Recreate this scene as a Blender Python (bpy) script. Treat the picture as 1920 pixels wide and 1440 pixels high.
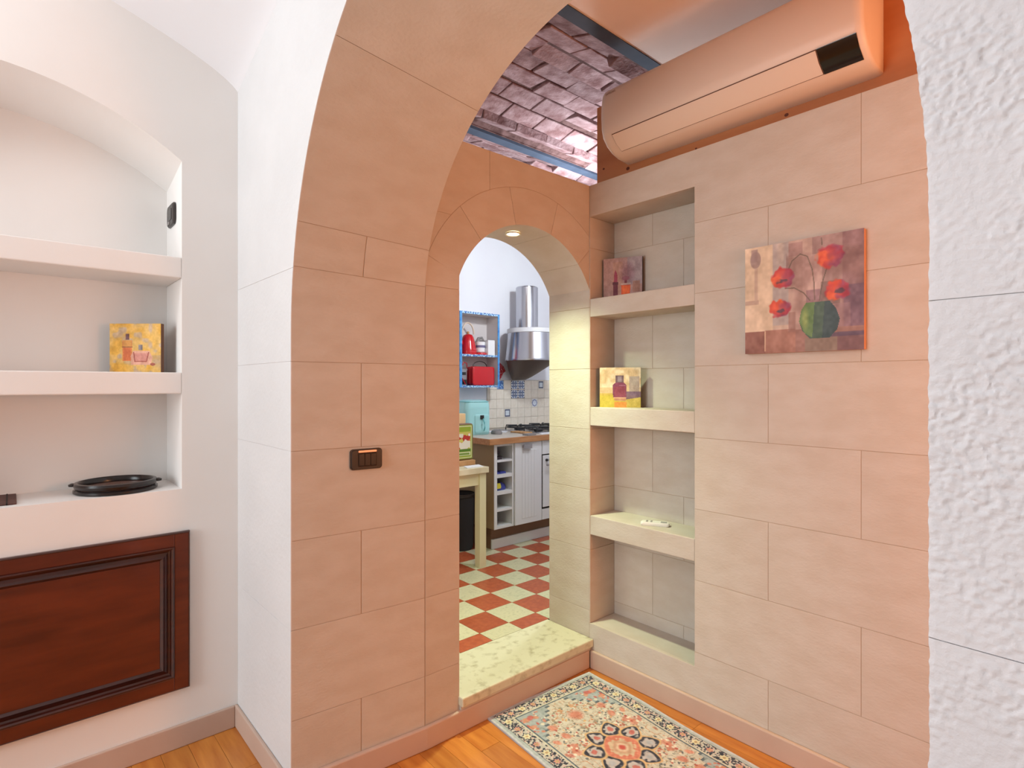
import bpy, bmesh, math, random
import numpy as np
from mathutils import Vector, Matrix, noise as mnoise

random.seed(7)
S = bpy.context.scene
C = S.collection
PI = math.pi
for o in list(bpy.data.objects):
    bpy.data.objects.remove(o)

# ---------------------------------------------------------------- camera
# world: x runs along the shelf wall towards the kitchen door, y along the big arch wall, z up
cam = bpy.data.cameras.new('camera')
cam.sensor_width = 36.0
cam.lens = 36.0 * 1060.0 / 1920.0
cam.clip_start = 0.02
camo = bpy.data.objects.new('camera', cam)
C.objects.link(camo)
camo.location = (0, 0, 1.40)
camo.rotation_euler = (PI / 2, 0, math.radians(48.5 - 90))
S.camera = camo

# ---------------------------------------------------------------- world and lights
w = bpy.data.worlds.new('world')
S.world = w
w.use_nodes = True
w.node_tree.nodes['Background'].inputs[0].default_value = (0.9, 0.95, 1.0, 1)
w.node_tree.nodes['Background'].inputs[1].default_value = 0.25

def light(name, kind, loc, power, col, size=0.5, size_y=None, aim=None, spot=None, blend=0.5):
    l = bpy.data.lights.new(name, kind)
    l.energy = power
    l.color = col
    if kind == 'AREA':
        l.size = size
        if size_y:
            l.shape = 'RECTANGLE'; l.size_y = size_y
    else:
        l.shadow_soft_size = size
    if spot:
        l.spot_size = math.radians(spot); l.spot_blend = blend
    o = bpy.data.objects.new(name, l)
    C.objects.link(o)
    o.location = loc
    if aim is not None:
        d = Vector(aim) - Vector(loc)
        o.rotation_euler = d.to_track_quat('-Z', 'Y').to_euler()
    return o

# window behind the viewer, in the rear wall of the living room
light('window_light', 'AREA', (-2.9, 1.5, 1.55), 69, (0.85, 0.955, 1.0), 1.6, 2.0, aim=(2, 0.9, 1.35))
# ceiling lamp of the living room
light('room_lamp', 'POINT', (-0.95, 1.95, 2.80), 22, (0.90, 0.97, 1.0), 0.16)
# warm lamp at the far end of the passage, behind the right pier
light('passage_lamp', 'POINT', (1.84, -0.95, 1.55), 66, (1.0, 0.45, 0.22), 0.32)
# pendant lamps of the kitchen
light('kitchen_lamp', 'POINT', (2.95, 2.42, 2.48), 48, (0.86, 0.94, 1.0), 0.07)
light('kitchen_lamp_far', 'POINT', (2.2, 2.6, 2.6), 2, (0.88, 0.95, 1.0), 0.10)

S.view_settings.view_transform = 'Standard'
S.view_settings.look = 'None'
S.view_settings.exposure = 0.17
S.view_settings.gamma = 1.0
S.view_settings.use_curve_mapping = False

# ---------------------------------------------------------------- materials
def lin(c):
    return tuple((v / 12.92 if v <= 0.04045 else ((v + 0.055) / 1.055) ** 2.4) for v in [x / 255.0 for x in c])

MATS = {}
def mat(name, col, col2=None, rough=0.6, metal=0.0, nscale=6.0, bscale=60.0, bump=0.0, bdist=0.004,
        rnd=0.0, stretch=(1, 1, 1), spec=0.5, detail=4.0, bscale2=None, bump2=0.0, emit=None, estr=0.0, lo=0.35, hi=0.65,
        trans=0.0, coat=0.0):
    """procedural principled material; colours given as sRGB bytes"""
    m = bpy.data.materials.new(name)
    m.use_nodes = True
    nt = m.node_tree; N = nt.nodes; Lk = nt.links
    b = N['Principled BSDF']
    b.inputs['Roughness'].default_value = rough
    b.inputs['Metallic'].default_value = metal
    b.inputs['Specular IOR Level'].default_value = spec
    b.inputs['Transmission Weight'].default_value = trans
    b.inputs['Coat Weight'].default_value = coat
    c1 = lin(col)
    tc = N.new('ShaderNodeTexCoord'); mp = N.new('ShaderNodeMapping')
    mp.inputs['Scale'].default_value = stretch
    Lk.new(tc.outputs['Object'], mp.inputs[0])
    if col2 is not None or rnd > 0:
        c2 = lin(col2 if col2 is not None else col)
        nz = N.new('ShaderNodeTexNoise'); nz.inputs['Scale'].default_value = nscale; nz.inputs['Detail'].default_value = detail
        Lk.new(mp.outputs[0], nz.inputs['Vector'])
        cr = N.new('ShaderNodeValToRGB')
        cr.color_ramp.elements[0].position = lo; cr.color_ramp.elements[1].position = hi
        cr.color_ramp.elements[0].color = (*c1, 1); cr.color_ramp.elements[1].color = (*c2, 1)
        Lk.new(nz.outputs['Fac'], cr.inputs[0])
        out = cr.outputs[0]
        if rnd > 0:
            oi = N.new('ShaderNodeObjectInfo')
            mr = N.new('ShaderNodeMapRange'); mr.inputs[3].default_value = 1 - rnd; mr.inputs[4].default_value = 1 + rnd
            Lk.new(oi.outputs['Random'], mr.inputs[0])
            hs = N.new('ShaderNodeHueSaturation')
            Lk.new(mr.outputs[0], hs.inputs['Value']); Lk.new(out, hs.inputs['Color'])
            out = hs.outputs[0]
            # shift the pattern from piece to piece
            ad = N.new('ShaderNodeVectorMath'); ad.operation = 'SCALE'; ad.inputs[3].default_value = 37.0
            cb = N.new('ShaderNodeCombineXYZ')
            for i in range(3): Lk.new(oi.outputs['Random'], cb.inputs[i])
            Lk.new(cb.outputs[0], ad.inputs[0])
            va = N.new('ShaderNodeVectorMath'); Lk.new(mp.outputs[0], va.inputs[0]); Lk.new(ad.outputs[0], va.inputs[1])
            Lk.new(va.outputs[0], nz.inputs['Vector'])
        Lk.new(out, b.inputs['Base Color'])
    else:
        b.inputs['Base Color'].default_value = (*c1, 1)
    if bump > 0:
        nb = N.new('ShaderNodeTexNoise'); nb.inputs['Scale'].default_value = bscale; nb.inputs['Detail'].default_value = 5
        Lk.new(mp.outputs[0], nb.inputs['Vector'])
        bp = N.new('ShaderNodeBump'); bp.inputs['Strength'].default_value = bump; bp.inputs['Distance'].default_value = bdist
        Lk.new(nb.outputs['Fac'], bp.inputs['Height'])
        if bscale2:
            n2 = N.new('ShaderNodeTexNoise'); n2.inputs['Scale'].default_value = bscale2; n2.inputs['Detail'].default_value = 3
            Lk.new(tc.outputs['Object'], n2.inputs['Vector'])
            b2 = N.new('ShaderNodeBump'); b2.inputs['Strength'].default_value = bump2; b2.inputs['Distance'].default_value = bdist * 2
            Lk.new(n2.outputs['Fac'], b2.inputs['Height']); Lk.new(bp.outputs[0], b2.inputs['Normal'])
            Lk.new(b2.outputs[0], b.inputs['Normal'])
        else:
            Lk.new(bp.outputs[0], b.inputs['Normal'])
    if emit is not None:
        b.inputs['Emission Color'].default_value = (*lin(emit), 1)
        b.inputs['Emission Strength'].default_value = estr
    MATS[name] = m
    return m

def attr_mat(name, rough=0.6, bump=0.0, bscale=300):
    m = bpy.data.materials.new(name); m.use_nodes = True
    N = m.node_tree.nodes; Lk = m.node_tree.links; b = N['Principled BSDF']
    a = N.new('ShaderNodeVertexColor'); a.layer_name = 'paint'
    Lk.new(a.outputs[0], b.inputs['Base Color'])
    b.inputs['Roughness'].default_value = rough
    if bump:
        tc = N.new('ShaderNodeTexCoord'); nb = N.new('ShaderNodeTexNoise'); nb.inputs['Scale'].default_value = bscale
        Lk.new(tc.outputs['Object'], nb.inputs['Vector'])
        bp = N.new('ShaderNodeBump'); bp.inputs['Strength'].default_value = bump; bp.inputs['Distance'].default_value = 0.002
        Lk.new(nb.outputs['Fac'], bp.inputs['Height']); Lk.new(bp.outputs[0], b.inputs['Normal'])
    MATS[name] = m
    return m

M = MATS
mat('stone', (205, 195, 184), (199, 187, 174), rough=0.85, nscale=8, bscale=70, bump=0.35, bdist=0.003, rnd=0.025, bscale2=14, bump2=0.12, spec=0.2, stretch=(1, 1, 2.2))
mat('stone_joint', (192, 166, 140), rough=0.95, spec=0.1)
mat('white_stucco', (219, 217, 217), (215, 213, 213), rough=0.85, nscale=4, bscale=55, bump=0.35, bdist=0.004, bscale2=10, bump2=0.15, spec=0.2)
mat('rough_stucco', (219, 217, 220), (213, 211, 214), rough=0.85, nscale=5, bscale=120, bump=0.5, bdist=0.003, spec=0.2)
mat('white_joint', (212, 205, 204), rough=0.95, spec=0.1)
mat('wall_paint', (240, 236, 233), (237, 232, 228), rough=0.75, nscale=2.0, bscale=40, bump=0.05, spec=0.25)
mat('niche_paint', (233, 214, 204), (229, 209, 198), rough=0.75, nscale=2.0, spec=0.25)
mat('ceiling_paint', (235, 234, 237), (232, 231, 234), rough=0.9, nscale=1.5, spec=0.2)
mat('passage_ceiling', (228, 210, 200), (222, 202, 190), rough=0.85, nscale=3, bscale=30, bump=0.1, spec=0.2)
mat('base_paint', (200, 174, 158), (194, 166, 150), rough=0.6, nscale=5, bscale=25, bump=0.05)
mat('orange_board', (196, 132, 84), (180, 112, 66), rough=0.6, nscale=4, bscale=20, bump=0.1, stretch=(1, 0.35, 2))
mat('wood_knot', (96, 44, 22), rough=0.7)
mat('parquet', (208, 136, 62), (184, 108, 44), rough=0.32, nscale=7, bscale=60, bump=0.04, rnd=0.13, stretch=(6, 0.7, 1), lo=0.3, hi=0.7, spec=0.45)
mat('parquet_gap', (120, 66, 28), rough=0.8)
mat('cherry', (104, 40, 18), (78, 26, 11), rough=0.32, nscale=5, rnd=0.04, stretch=(0.8, 1, 5), lo=0.3, hi=0.7, spec=0.5, coat=0.25)
mat('cherry_dark', (66, 22, 11), (46, 15, 9), rough=0.3, nscale=6, stretch=(0.8, 1, 5), coat=0.25)
mat('black_plastic', (40, 34, 32), rough=0.35)
mat('black_gloss', (16, 14, 14), rough=0.15)
mat('dark_key', (30, 26, 26), rough=0.3)
mat('chrome', (230, 200, 188), rough=0.25, metal=0.9)
mat('ac_white', (224, 210, 198), rough=0.38, spec=0.4)
mat('ac_gap', (96, 66, 50), rough=0.8)
mat('brick', (122, 90, 90), (170, 144, 146), rough=0.95, nscale=13, bscale=45, bump=0.8, bdist=0.008, rnd=0.2, detail=8, lo=0.36, hi=0.72, spec=0.15)
mat('mortar', (112, 86, 84), (76, 54, 52), rough=1.0, nscale=20, bscale=60, bump=0.8, spec=0.1)
mat('beam_paint', (60, 70, 88), (50, 60, 78), rough=0.9, nscale=10)
mat('threshold_marble', (210, 205, 180), (166, 156, 124), rough=0.5, nscale=26, detail=9, lo=0.52, hi=0.78, bscale=90, bump=0.15)
mat('tile_red', (182, 94, 60), (164, 76, 48), rough=0.35, nscale=40, detail=8, rnd=0.09)
mat('tile_cream', (208, 202, 170), (178, 174, 142), rough=0.35, nscale=60, detail=8, rnd=0.06, lo=0.5, hi=0.8)
mat('tile_grout', (150, 128, 104), rough=0.9)
mat('kitchen_wall', (238, 240, 244), (234, 234, 240), rough=0.8, nscale=2, spec=0.2)
mat('kitchen_wall_pink', (240, 232, 230), (236, 226, 226), rough=0.8, nscale=2, spec=0.2)
mat('wall_tile', (240, 230, 214), (234, 222, 204), rough=0.25, nscale=30, rnd=0.03)
mat('wall_tile_grout', (200, 190, 176), rough=0.9)
mat('cabinet_white', (222, 222, 224), rough=0.4)
mat('cabinet_cream', (156, 132, 98), rough=0.5)
mat('plinth_brown', (126, 94, 70), rough=0.6)
mat('worktop_wood', (190, 138, 92), (170, 116, 72), rough=0.4, nscale=8, stretch=(1, 6, 6))
mat('worktop_top', (206, 196, 184), (194, 184, 172), rough=0.35, nscale=20)
mat('steel', (190, 190, 196), rough=0.22, metal=1.0)
mat('steel_dark', (96, 82, 74), rough=0.45, metal=0.35)
mat('cast_iron', (30, 28, 30), rough=0.5)
mat('mint', (166, 220, 220), rough=0.35)
mat('mint_dark', (96, 176, 178), rough=0.4)
mat('red_enamel', (206, 24, 34), rough=0.2, coat=0.4)
mat('blue_paint', (58, 132, 206), (96, 168, 224), rough=0.5, nscale=40)
mat('blue_mosaic', (44, 98, 178), (190, 224, 238), rough=0.4, nscale=90, lo=0.45, hi=0.55)
mat('shelf_inside', (214, 206, 204), rough=0.6)
mat('white_china', (240, 240, 240), rough=0.25)
mat('grey_soft', (140, 134, 132), rough=0.7)
mat('grey_metal', (168, 164, 166), rough=0.35, metal=0.6)
mat('red_cloth', (168, 20, 34), (226, 190, 190), rough=0.9, nscale=110, lo=0.55, hi=0.62)
mat('table_cream', (222, 214, 176), rough=0.45)
mat('table_top', (226, 216, 190), (214, 200, 168), rough=0.4, nscale=10, stretch=(1, 6, 1))
mat('paper', (236, 236, 240), rough=0.8)
mat('paper_print', (120, 124, 170), rough=0.8)
mat('peach_card', (240, 204, 150), rough=0.7)
mat('board_wood', (206, 160, 110), (186, 138, 88), rough=0.6, nscale=10, stretch=(1, 6, 1))
mat('dark_fabric', (44, 42, 44), rough=0.9, nscale=30)
mat('canvas_edge', (188, 136, 108), rough=0.8)
mat('canvas_edge_dark', (58, 28, 18), rough=0.8)
mat('canvas_edge_brown', (112, 78, 60), rough=0.8)
mat('bamboo_brown', (96, 58, 50), (78, 44, 38), rough=0.6, nscale=20, rnd=0.08)
mat('thread_black', (26, 20, 20), rough=0.9)
mat('tray_black', (34, 28, 28), rough=0.25)
mat('tray_glass', (150, 118, 108), rough=0.1)
mat('remote_white', (232, 228, 222), rough=0.4)
mat('remote_grey', (150, 148, 146), rough=0.5)
mat('logo_grey', (140, 116, 96), rough=0.5)
mat('lamp_lens', (255, 250, 225), rough=0.4, emit=(255, 248, 214), estr=9.0)
mat('lamp_trim', (226, 220, 196), rough=0.4)
mat('rug_side', (178, 180, 188), rough=0.95)
mat('blue_pack', (60, 66, 150), rough=0.5)
mat('yellow_pack', (214, 200, 60), rough=0.5)
mat('dark_pack', (60, 50, 56), rough=0.6)
mat('purple_grey', (110, 104, 140), rough=0.6)
mat('paper_beige', (220, 200, 180), rough=0.8)
attr_mat('paint', 0.55, 0.25, 180)
attr_mat('rug_paint', 0.95, 0.5, 700)
attr_mat('print', 0.35)

# ---------------------------------------------------------------- helpers
OFF = {}
class MB:
    def __init__(s): s.v = []; s.f = []
    def add(s, vs, fs):
        n = len(s.v); s.v += [tuple(p) for p in vs]; s.f += [tuple(i + n for i in f) for f in fs]; return s
    def box(s, x0, x1, y0, y1, z0, z1):
        return s.add([(x0, y0, z0), (x1, y0, z0), (x1, y1, z0), (x0, y1, z0), (x0, y0, z1), (x1, y0, z1), (x1, y1, z1), (x0, y1, z1)],
                     [(0, 3, 2, 1), (4, 5, 6, 7), (0, 1, 5, 4), (1, 2, 6, 5), (2, 3, 7, 6), (3, 0, 4, 7)])
    def loft(s, rings, closed=True, cap=True):
        n = len(rings[0]); base = len(s.v)
        for r in rings: s.v += [tuple(p) for p in r]
        for i in range(len(rings) - 1):
            for j in range(n if closed else n - 1):
                k = (j + 1) % n
                s.f.append((base + i * n + j, base + i * n + k, base + (i + 1) * n + k, base + (i + 1) * n + j))
        if cap:
            s.f.append(tuple(base + j for j in range(n))[::-1])
            s.f.append(tuple(base + (len(rings) - 1) * n + j for j in range(n)))
        return s
    def lathe(s, prof, cx, cy, n=32, cap=True):
        """prof: (radius, z) from bottom to top"""
        rings = [[(cx + r * math.cos(2 * PI * j / n), cy + r * math.sin(2 * PI * j / n), z) for j in range(n)] for r, z in prof]
        return s.loft(rings, cap=cap)
    def tube(s, path, r, n=8):
        P = [Vector(p) for p in path]; rings = []
        for i, p in enumerate(P):
            t = (P[min(i + 1, len(P) - 1)] - P[max(i - 1, 0)]).normalized()
            a = t.cross(Vector((0, 0, 1)))
            if a.length < 1e-3: a = t.cross(Vector((1, 0, 0)))
            a.normalize(); b = t.cross(a)
            rr = r[i] if isinstance(r, (list, tuple)) else r
            rings.append([p + a * math.cos(2 * PI * j / n) * rr + b * math.sin(2 * PI * j / n) * rr for j in range(n)])
        return s.loft(rings)
    def prism(s, poly, f0, f1):
        """poly: 2-d points; f0, f1 map (u, v) to the two end faces"""
        return s.loft([[f0(*p) for p in poly], [f1(*p) for p in poly]])

def link(name, me, m, parent=None):
    o = bpy.data.objects.new(name, me); C.objects.link(o)
    if parent is not None: o.parent = parent
    if m is not None and len(me.materials) == 0: me.materials.append(M[m])
    return o

def obj(name, mb, m, parent=None, smooth=False, bevel=0.0, seg=2, angle=35):
    off = OFF.get(parent.name, (0, 0, 0)) if parent is not None else (0, 0, 0)
    me = bpy.data.meshes.new(name)
    me.from_pydata([(p[0] - off[0], p[1] - off[1], p[2] - off[2]) for p in mb.v], [], mb.f)
    bm = bmesh.new(); bm.from_mesh(me)
    bmesh.ops.remove_doubles(bm, verts=bm.verts, dist=1e-6)
    big = [f for f in bm.faces if len(f.verts) > 4]
    if big: bmesh.ops.triangulate(bm, faces=big)
    bmesh.ops.recalc_face_normals(bm, faces=bm.faces)
    bm.to_mesh(me); bm.free()
    o = link(name, me, m, parent)
    OFF[o.name] = off
    if bevel > 0:
        b = o.modifiers.new('bevel', 'BEVEL'); b.width = bevel; b.segments = seg; b.limit_method = 'ANGLE'; b.angle_limit = math.radians(angle)
    if smooth:
        for p in me.polygons: p.use_smooth = True
        try: me.set_sharp_from_angle(angle=math.radians(40))
        except Exception: pass
    return o

def tag(o, label, cat, group=None):
    o['label'] = label; o['category'] = cat
    if group: o['group'] = group
    return o
def thing(name, loc, label, cat, group=None):
    o = bpy.data.objects.new(name, None); C.objects.link(o); o.location = loc; o.empty_display_size = 0.05
    OFF[o.name] = tuple(loc)
    return tag(o, label, cat, group)
def struct(name, mb, m, label=None, **k):
    o = obj(name, mb, m, **k); o['kind'] = 'structure'
    if label: o['label'] = label
    return o

def clip(poly, axis, val, keep_gt):
    out = []
    for i in range(len(poly)):
        a = poly[i]; b = poly[(i + 1) % len(poly)]
        ia = (a[axis] >= val) == keep_gt; ib = (b[axis] >= val) == keep_gt
        if ia: out.append(a)
        if ia != ib:
            t = (val - a[axis]) / (b[axis] - a[axis])
            p = [a[0] + t * (b[0] - a[0]), a[1] + t * (b[1] - a[1])]; p[axis] = val
            out.append(tuple(p))
    return out
def cell(poly, u0, u1, v0, v1):
    for ax, val, k in ((0, u0, True), (0, u1, False), (1, v0, True), (1, v1, False)):
        if len(poly) < 3: return []
        poly = clip(poly, ax, val, k)
    q = []
    for p in poly:
        if not q or (abs(p[0] - q[-1][0]) + abs(p[1] - q[-1][1])) > 1e-5: q.append(p)
    if len(q) > 2 and abs(q[0][0] - q[-1][0]) + abs(q[0][1] - q[-1][1]) < 1e-5: q.pop()
    if len(q) < 3: return []
    a = sum(q[i][0] * q[(i + 1) % len(q)][1] - q[(i + 1) % len(q)][0] * q[i][1] for i in range(len(q))) / 2
    return q if abs(a) > 4e-4 else []

G = 0.0008          # half of a stone joint
COURSES = [-0.025, 0.275, 0.577, 0.875, 1.175, 1.475, 1.78, 2.076, 2.385, 2.70, 3.0]
def blocks(parent, poly, f0, f1, joints, m, name='stone_block', v_lo=-9, v_hi=9, courses=None):
    """lay coursed stone blocks over a polygon (u, z); joints(k) gives the upright joints of course k"""
    res = []
    CS = courses or COURSES
    for k in range(len(CS) - 1):
        js = joints(k)
        for a, b in zip(js[:-1], js[1:]):
            q = cell(poly, a + G, b - G, max(CS[k] + G, v_lo), min(CS[k + 1] - G, v_hi))
            if q:
                res.append(obj(name, MB().prism(q, f0, f1), m, parent, bevel=0.0006, seg=1))
    return res

def vnoise(u, v, su, sv, seed):
    r = np.random.RandomState(seed).rand(int(sv) + 3, int(su) + 3)
    x = u * su; y = v * sv
    i = np.clip(np.floor(x).astype(int), 0, int(su) + 1); j = np.clip(np.floor(y).astype(int), 0, int(sv) + 1)
    fx = x - i; fy = y - j
    fx = fx * fx * (3 - 2 * fx); fy = fy * fy * (3 - 2 * fy)
    a = r[j, i]; b = r[j, i + 1]; c = r[j + 1, i]; d = r[j + 1, i + 1]
    return (a * (1 - fx) + b * fx) * (1 - fy) + (c * (1 - fx) + d * fx) * fy

class Paint:
    """colours for a flat print, worked out on a grid of (u, v) in 0..1, v upwards"""
    def __init__(s, nx, ny):
        s.nx, s.ny = nx, ny
        s.u, s.v = np.meshgrid((np.arange(nx) + .5) / nx, (np.arange(ny) + .5) / ny)
        s.c = np.zeros((ny, nx, 3))
    def fill(s, mask, col, a=1.0):
        mask = np.clip(np.asarray(mask, float), 0, 1)[..., None] * a
        s.c = s.c * (1 - mask) + np.array(col, float) * mask
    def ell(s, cx, cy, rx, ry, col, a=1.0, soft=0.08, rot=0.0):
        dx = s.u - cx; dy = s.v - cy
        c, n = math.cos(rot), math.sin(rot)
        d = np.sqrt(((dx * c + dy * n) / rx) ** 2 + ((-dx * n + dy * c) / ry) ** 2)
        s.fill((1 + soft - d) / (2 * soft), col, a)
    def rect(s, x0, x1, y0, y1, col, a=1.0, soft=0.006):
        e = lambda t: np.clip(t / soft + .5, 0, 1)
        s.fill(e(s.u - x0) * e(x1 - s.u) * e(s.v - y0) * e(y1 - s.v), col, a)
    def line(s, pts, wd, col, a=1.0):
        for (x0, y0), (x1, y1) in zip(pts[:-1], pts[1:]):
            dx, dy = x1 - x0, y1 - y0
            t = np.clip(((s.u - x0) * dx + (s.v - y0) * dy) / (dx * dx + dy * dy + 1e-9), 0, 1)
            d = np.hypot(s.u - x0 - t * dx, s.v - y0 - t * dy)
            s.fill((wd - d) / wd * 2, col, a)
    def poly(s, pts, col, a=1.0, soft=0.006):
        m = np.zeros_like(s.u, bool); n = len(pts)
        for i in range(n):
            x0, y0 = pts[i]; x1, y1 = pts[(i + 1) % n]
            cnd = ((y0 > s.v) != (y1 > s.v)) & (s.u < (x1 - x0) * (s.v - y0) / (y1 - y0 + 1e-12) + x0)
            m ^= cnd
        s.fill(m, col, a)
    def mesh(s, name, f, m, parent=None):
        """f(u, v) -> local 3-d point; one quad per cell, coloured per face corner"""
        nx, ny = s.nx, s.ny
        gu, gv = np.meshgrid(np.arange(nx + 1) / nx, np.arange(ny + 1) / ny)
        co = np.stack(f(gu, gv), -1).reshape(-1, 3)
        i, j = np.meshgrid(np.arange(nx), np.arange(ny)); a = (j * (nx + 1) + i).ravel()
        q = np.stack([a, a + 1, a + nx + 2, a + nx + 1], -1)
        me = bpy.data.meshes.new(name)
        me.from_pydata([], [], [])
        me.vertices.add(len(co)); me.vertices.foreach_set('co', co.ravel().astype(np.float32))
        me.loops.add(q.size); me.loops.foreach_set('vertex_index', q.ravel().astype(np.int32))
        me.polygons.add(len(q)); me.polygons.foreach_set('loop_start', (np.arange(len(q)) * 4).astype(np.int32))
        me.update(calc_edges=True); me.validate()
        c = np.clip(s.c, 0, 255) / 255.0
        c = np.where(c <= 0.04045, c / 12.92, ((c + 0.055) / 1.055) ** 2.4).reshape(-1, 3)
        c = np.concatenate([c, np.ones((len(c), 1))], 1)
        at = me.color_attributes.new('paint', 'FLOAT_COLOR', 'CORNER')
        at.data.foreach_set('color', np.repeat(c, 4, 0).ravel().astype(np.float32))
        o = link(name, me, m, parent)
        if parent is not None: OFF[o.name] = OFF.get(parent.name, (0, 0, 0))
        return o

# ================================================================ the setting
XA, XB, Y1, Y3, X2 = 0.695, 1.19, 2.487, 1.85, 2.15
ZC = 2.90                                   # underside of the steel beams

# ---- big arch: front and back curve, left foot to right foot, (y, z)
def arch_curve(yl, yr, zs, b, off=0.0, n=96):
    yc = (yl + yr) / 2; a = (yl - yr) / 2
    pts = [(yc + (a + off), 1.475)]
    for i in range(n + 1):
        t = PI * i / n
        pts.append((yc + (a + off) * math.cos(t), zs + (b + off) * math.sin(t)))
    pts.append((yc - (a + off), 1.475))
    return pts
def resample(pts, n):
    d = [0]
    for p, q in zip(pts[:-1], pts[1:]): d.append(d[-1] + math.hypot(q[0] - p[0], q[1] - p[1]))
    out = []; k = 0
    for i in range(n + 1):
        t = d[-1] * i / n
        while k < len(d) - 2 and d[k + 1] < t: k += 1
        f = (t - d[k]) / max(1e-9, d[k + 1] - d[k])
        out.append((pts[k][0] + f * (pts[k + 1][0] - pts[k][0]), pts[k][1] + f * (pts[k + 1][1] - pts[k][1])))
    return out
NA = 132
AF = resample(arch_curve(1.897, 0.149, 1.563, 1.056), NA)
AB = resample(arch_curve(1.850, 0.150, 1.700, 0.790), NA)
AFo = resample(arch_curve(1.897, 0.149, 1.563, 1.056, 0.0018), NA)
ABo = resample(arch_curve(1.850, 0.150, 1.700, 0.790, 0.0018), NA)

def half(pts, left):
    h = NA // 2
    return ([(pts[0][0], 0.0)] + pts[:h + 1]) if left else ([(pts[NA][0], 0.0)] + pts[NA:h - 1:-1])
core = MB()
for left, yo in ((True, 2.56), (False, -2.7)):
    f = half(AFo, left); b = half(ABo, left)
    fr = [(XA + .004, y, z) for y, z in f] + [(XA + .004, 1.02, 3.35), (XA + .004, yo, 3.35), (XA + .004, yo, 0)]
    bk = [(XB - .001, y, z) for y, z in b] + [(XB - .001, 1.02, 3.35), (XB - .001, yo, 3.35), (XB - .001, yo, 0)]
    core.loft([fr, bk])
wall_arch = struct('wall_arch', core, 'stone_joint')
bed = MB()
for left, yo in ((True, 2.5), (False, -0.8)):
    f = [(y + (.003 if left else -.003), z) for y, z in half(AFo, left)] + [(1.02, 3.3), (yo, 3.3), (yo, 0)]
    bed.prism(f, lambda u, v: (XA + .0014, u, v), lambda u, v: (XA + .0039, u, v))
obj('joint_bed', bed, 'white_joint', wall_arch)

# white front face, left of the opening
polyL = half(AF, True) + [(1.023, 3.3), (Y1, 3.3), (Y1, 0)]
blocks(wall_arch, polyL, lambda u, v: (XA, u, v), lambda u, v: (XA + .0045, u, v), lambda k: [1.023, 2.6], 'white_stucco', courses=[-.025, .577, 1.175, 1.475, 1.785, 3.2])
# white front face, right of the opening: smooth backing blocks above and below, relief where one stands close to it
polyR = [(p[0], p[1]) for p in half(AF, False)] + [(1.023, 3.3), (-0.75, 3.3), (-0.75, 0)]
def rj(k): return [-0.75, -0.12 if k % 2 else -0.40, 1.023]
for k in range(len(COURSES) - 1):
    if 3 <= k <= 6:
        q = cell(polyR, -0.75 + G, -0.14 - G, COURSES[k] + G, COURSES[k + 1] - G)
        obj('stone_block', MB().prism(q, lambda u, v: (XA, u, v), lambda u, v: (XA + .0045, u, v)), 'rough_stucco', wall_arch)
        continue
    js = rj(k)
    for a, b in zip(js[:-1], js[1:]):
        q = cell(polyR, a + G, b - G, COURSES[k] + G, COURSES[k + 1] - G)
        if q: obj('stone_block', MB().prism(q, lambda u, v: (XA, u, v), lambda u, v: (XA + .0045, u, v)), 'rough_stucco', wall_arch, bevel=.0006, seg=1)
def edge_y(z):
    if z < 1.563: return 0.149
    s = min(1, (z - 1.563) / 1.056)
    return 1.023 - 0.874 * math.sqrt(max(0, 1 - s * s))
CR = [0.875, 1.144, 1.484, 2.076]
for k in range(0, 3):                     # rough relief of the pier right beside the viewer
    z0, z1 = CR[k] + .0005, CR[k + 1] - .0005
    dz = 0.0017; nz = int((z1 - z0) / dz); ny = 170
    vs = []; fs = []
    for j in range(nz + 1):
        z = z0 + (z1 - z0) * j / nz
        ye = edge_y(z) + 0.0009 * mnoise.noise(Vector((3.1, z * 55, 0.5))) + 0.0009 * mnoise.noise(Vector((7.1, z * 160, 0.5)))
        fz = min(1, min(z - z0, z1 - z) / 0.004)
        for i in range(ny + 1):
            y = ye + (-0.14 - ye) * i / ny
            p = Vector((0, y, z))
            msk = min(1, max(0.25, 0.75 + 1.3 * mnoise.noise(p * 11)))
            q_ = Vector((0, y + .004 * mnoise.noise(p * 60), z))
            h = mnoise.noise(q_ * 112) * 1.0 + 0.75 * mnoise.noise(q_ * 235 + Vector((5, 0, 0)))
            h = max(-0.75, min(0.8, h * 1.8))
            fe = min(1, (i + 0.3) / 3)
            vs.append((XA - 0.0014 * h * msk * fz - 0.0008 * fe, y, z))
    for j in range(nz):
        for i in range(ny):
            a = j * (ny + 1) + i
            fs.append((a, a + ny + 1, a + ny + 2, a + 1))
    n0 = len(vs)
    rim = [j * (ny + 1) for j in range(nz + 1)]
    vs += [(XA + .014, vs[r][1], vs[r][2]) for r in rim]
    for t in range(nz): fs.append((rim[t], n0 + t, n0 + t + 1, rim[t + 1]))
    for r0, sgn in ((0, 1), (nz * (ny + 1), -1)):       # top and bottom returns
        n1 = len(vs)
        vs += [(XA + .01, vs[r0 + i][1], vs[r0 + i][2]) for i in range(ny + 1)]
        for i in range(ny): fs.append((r0 + i, r0 + i + 1, n1 + i + 1, n1 + i))
    obj('stone_block', MB().add(vs, fs), 'rough_stucco', wall_arch, smooth=True)

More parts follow.
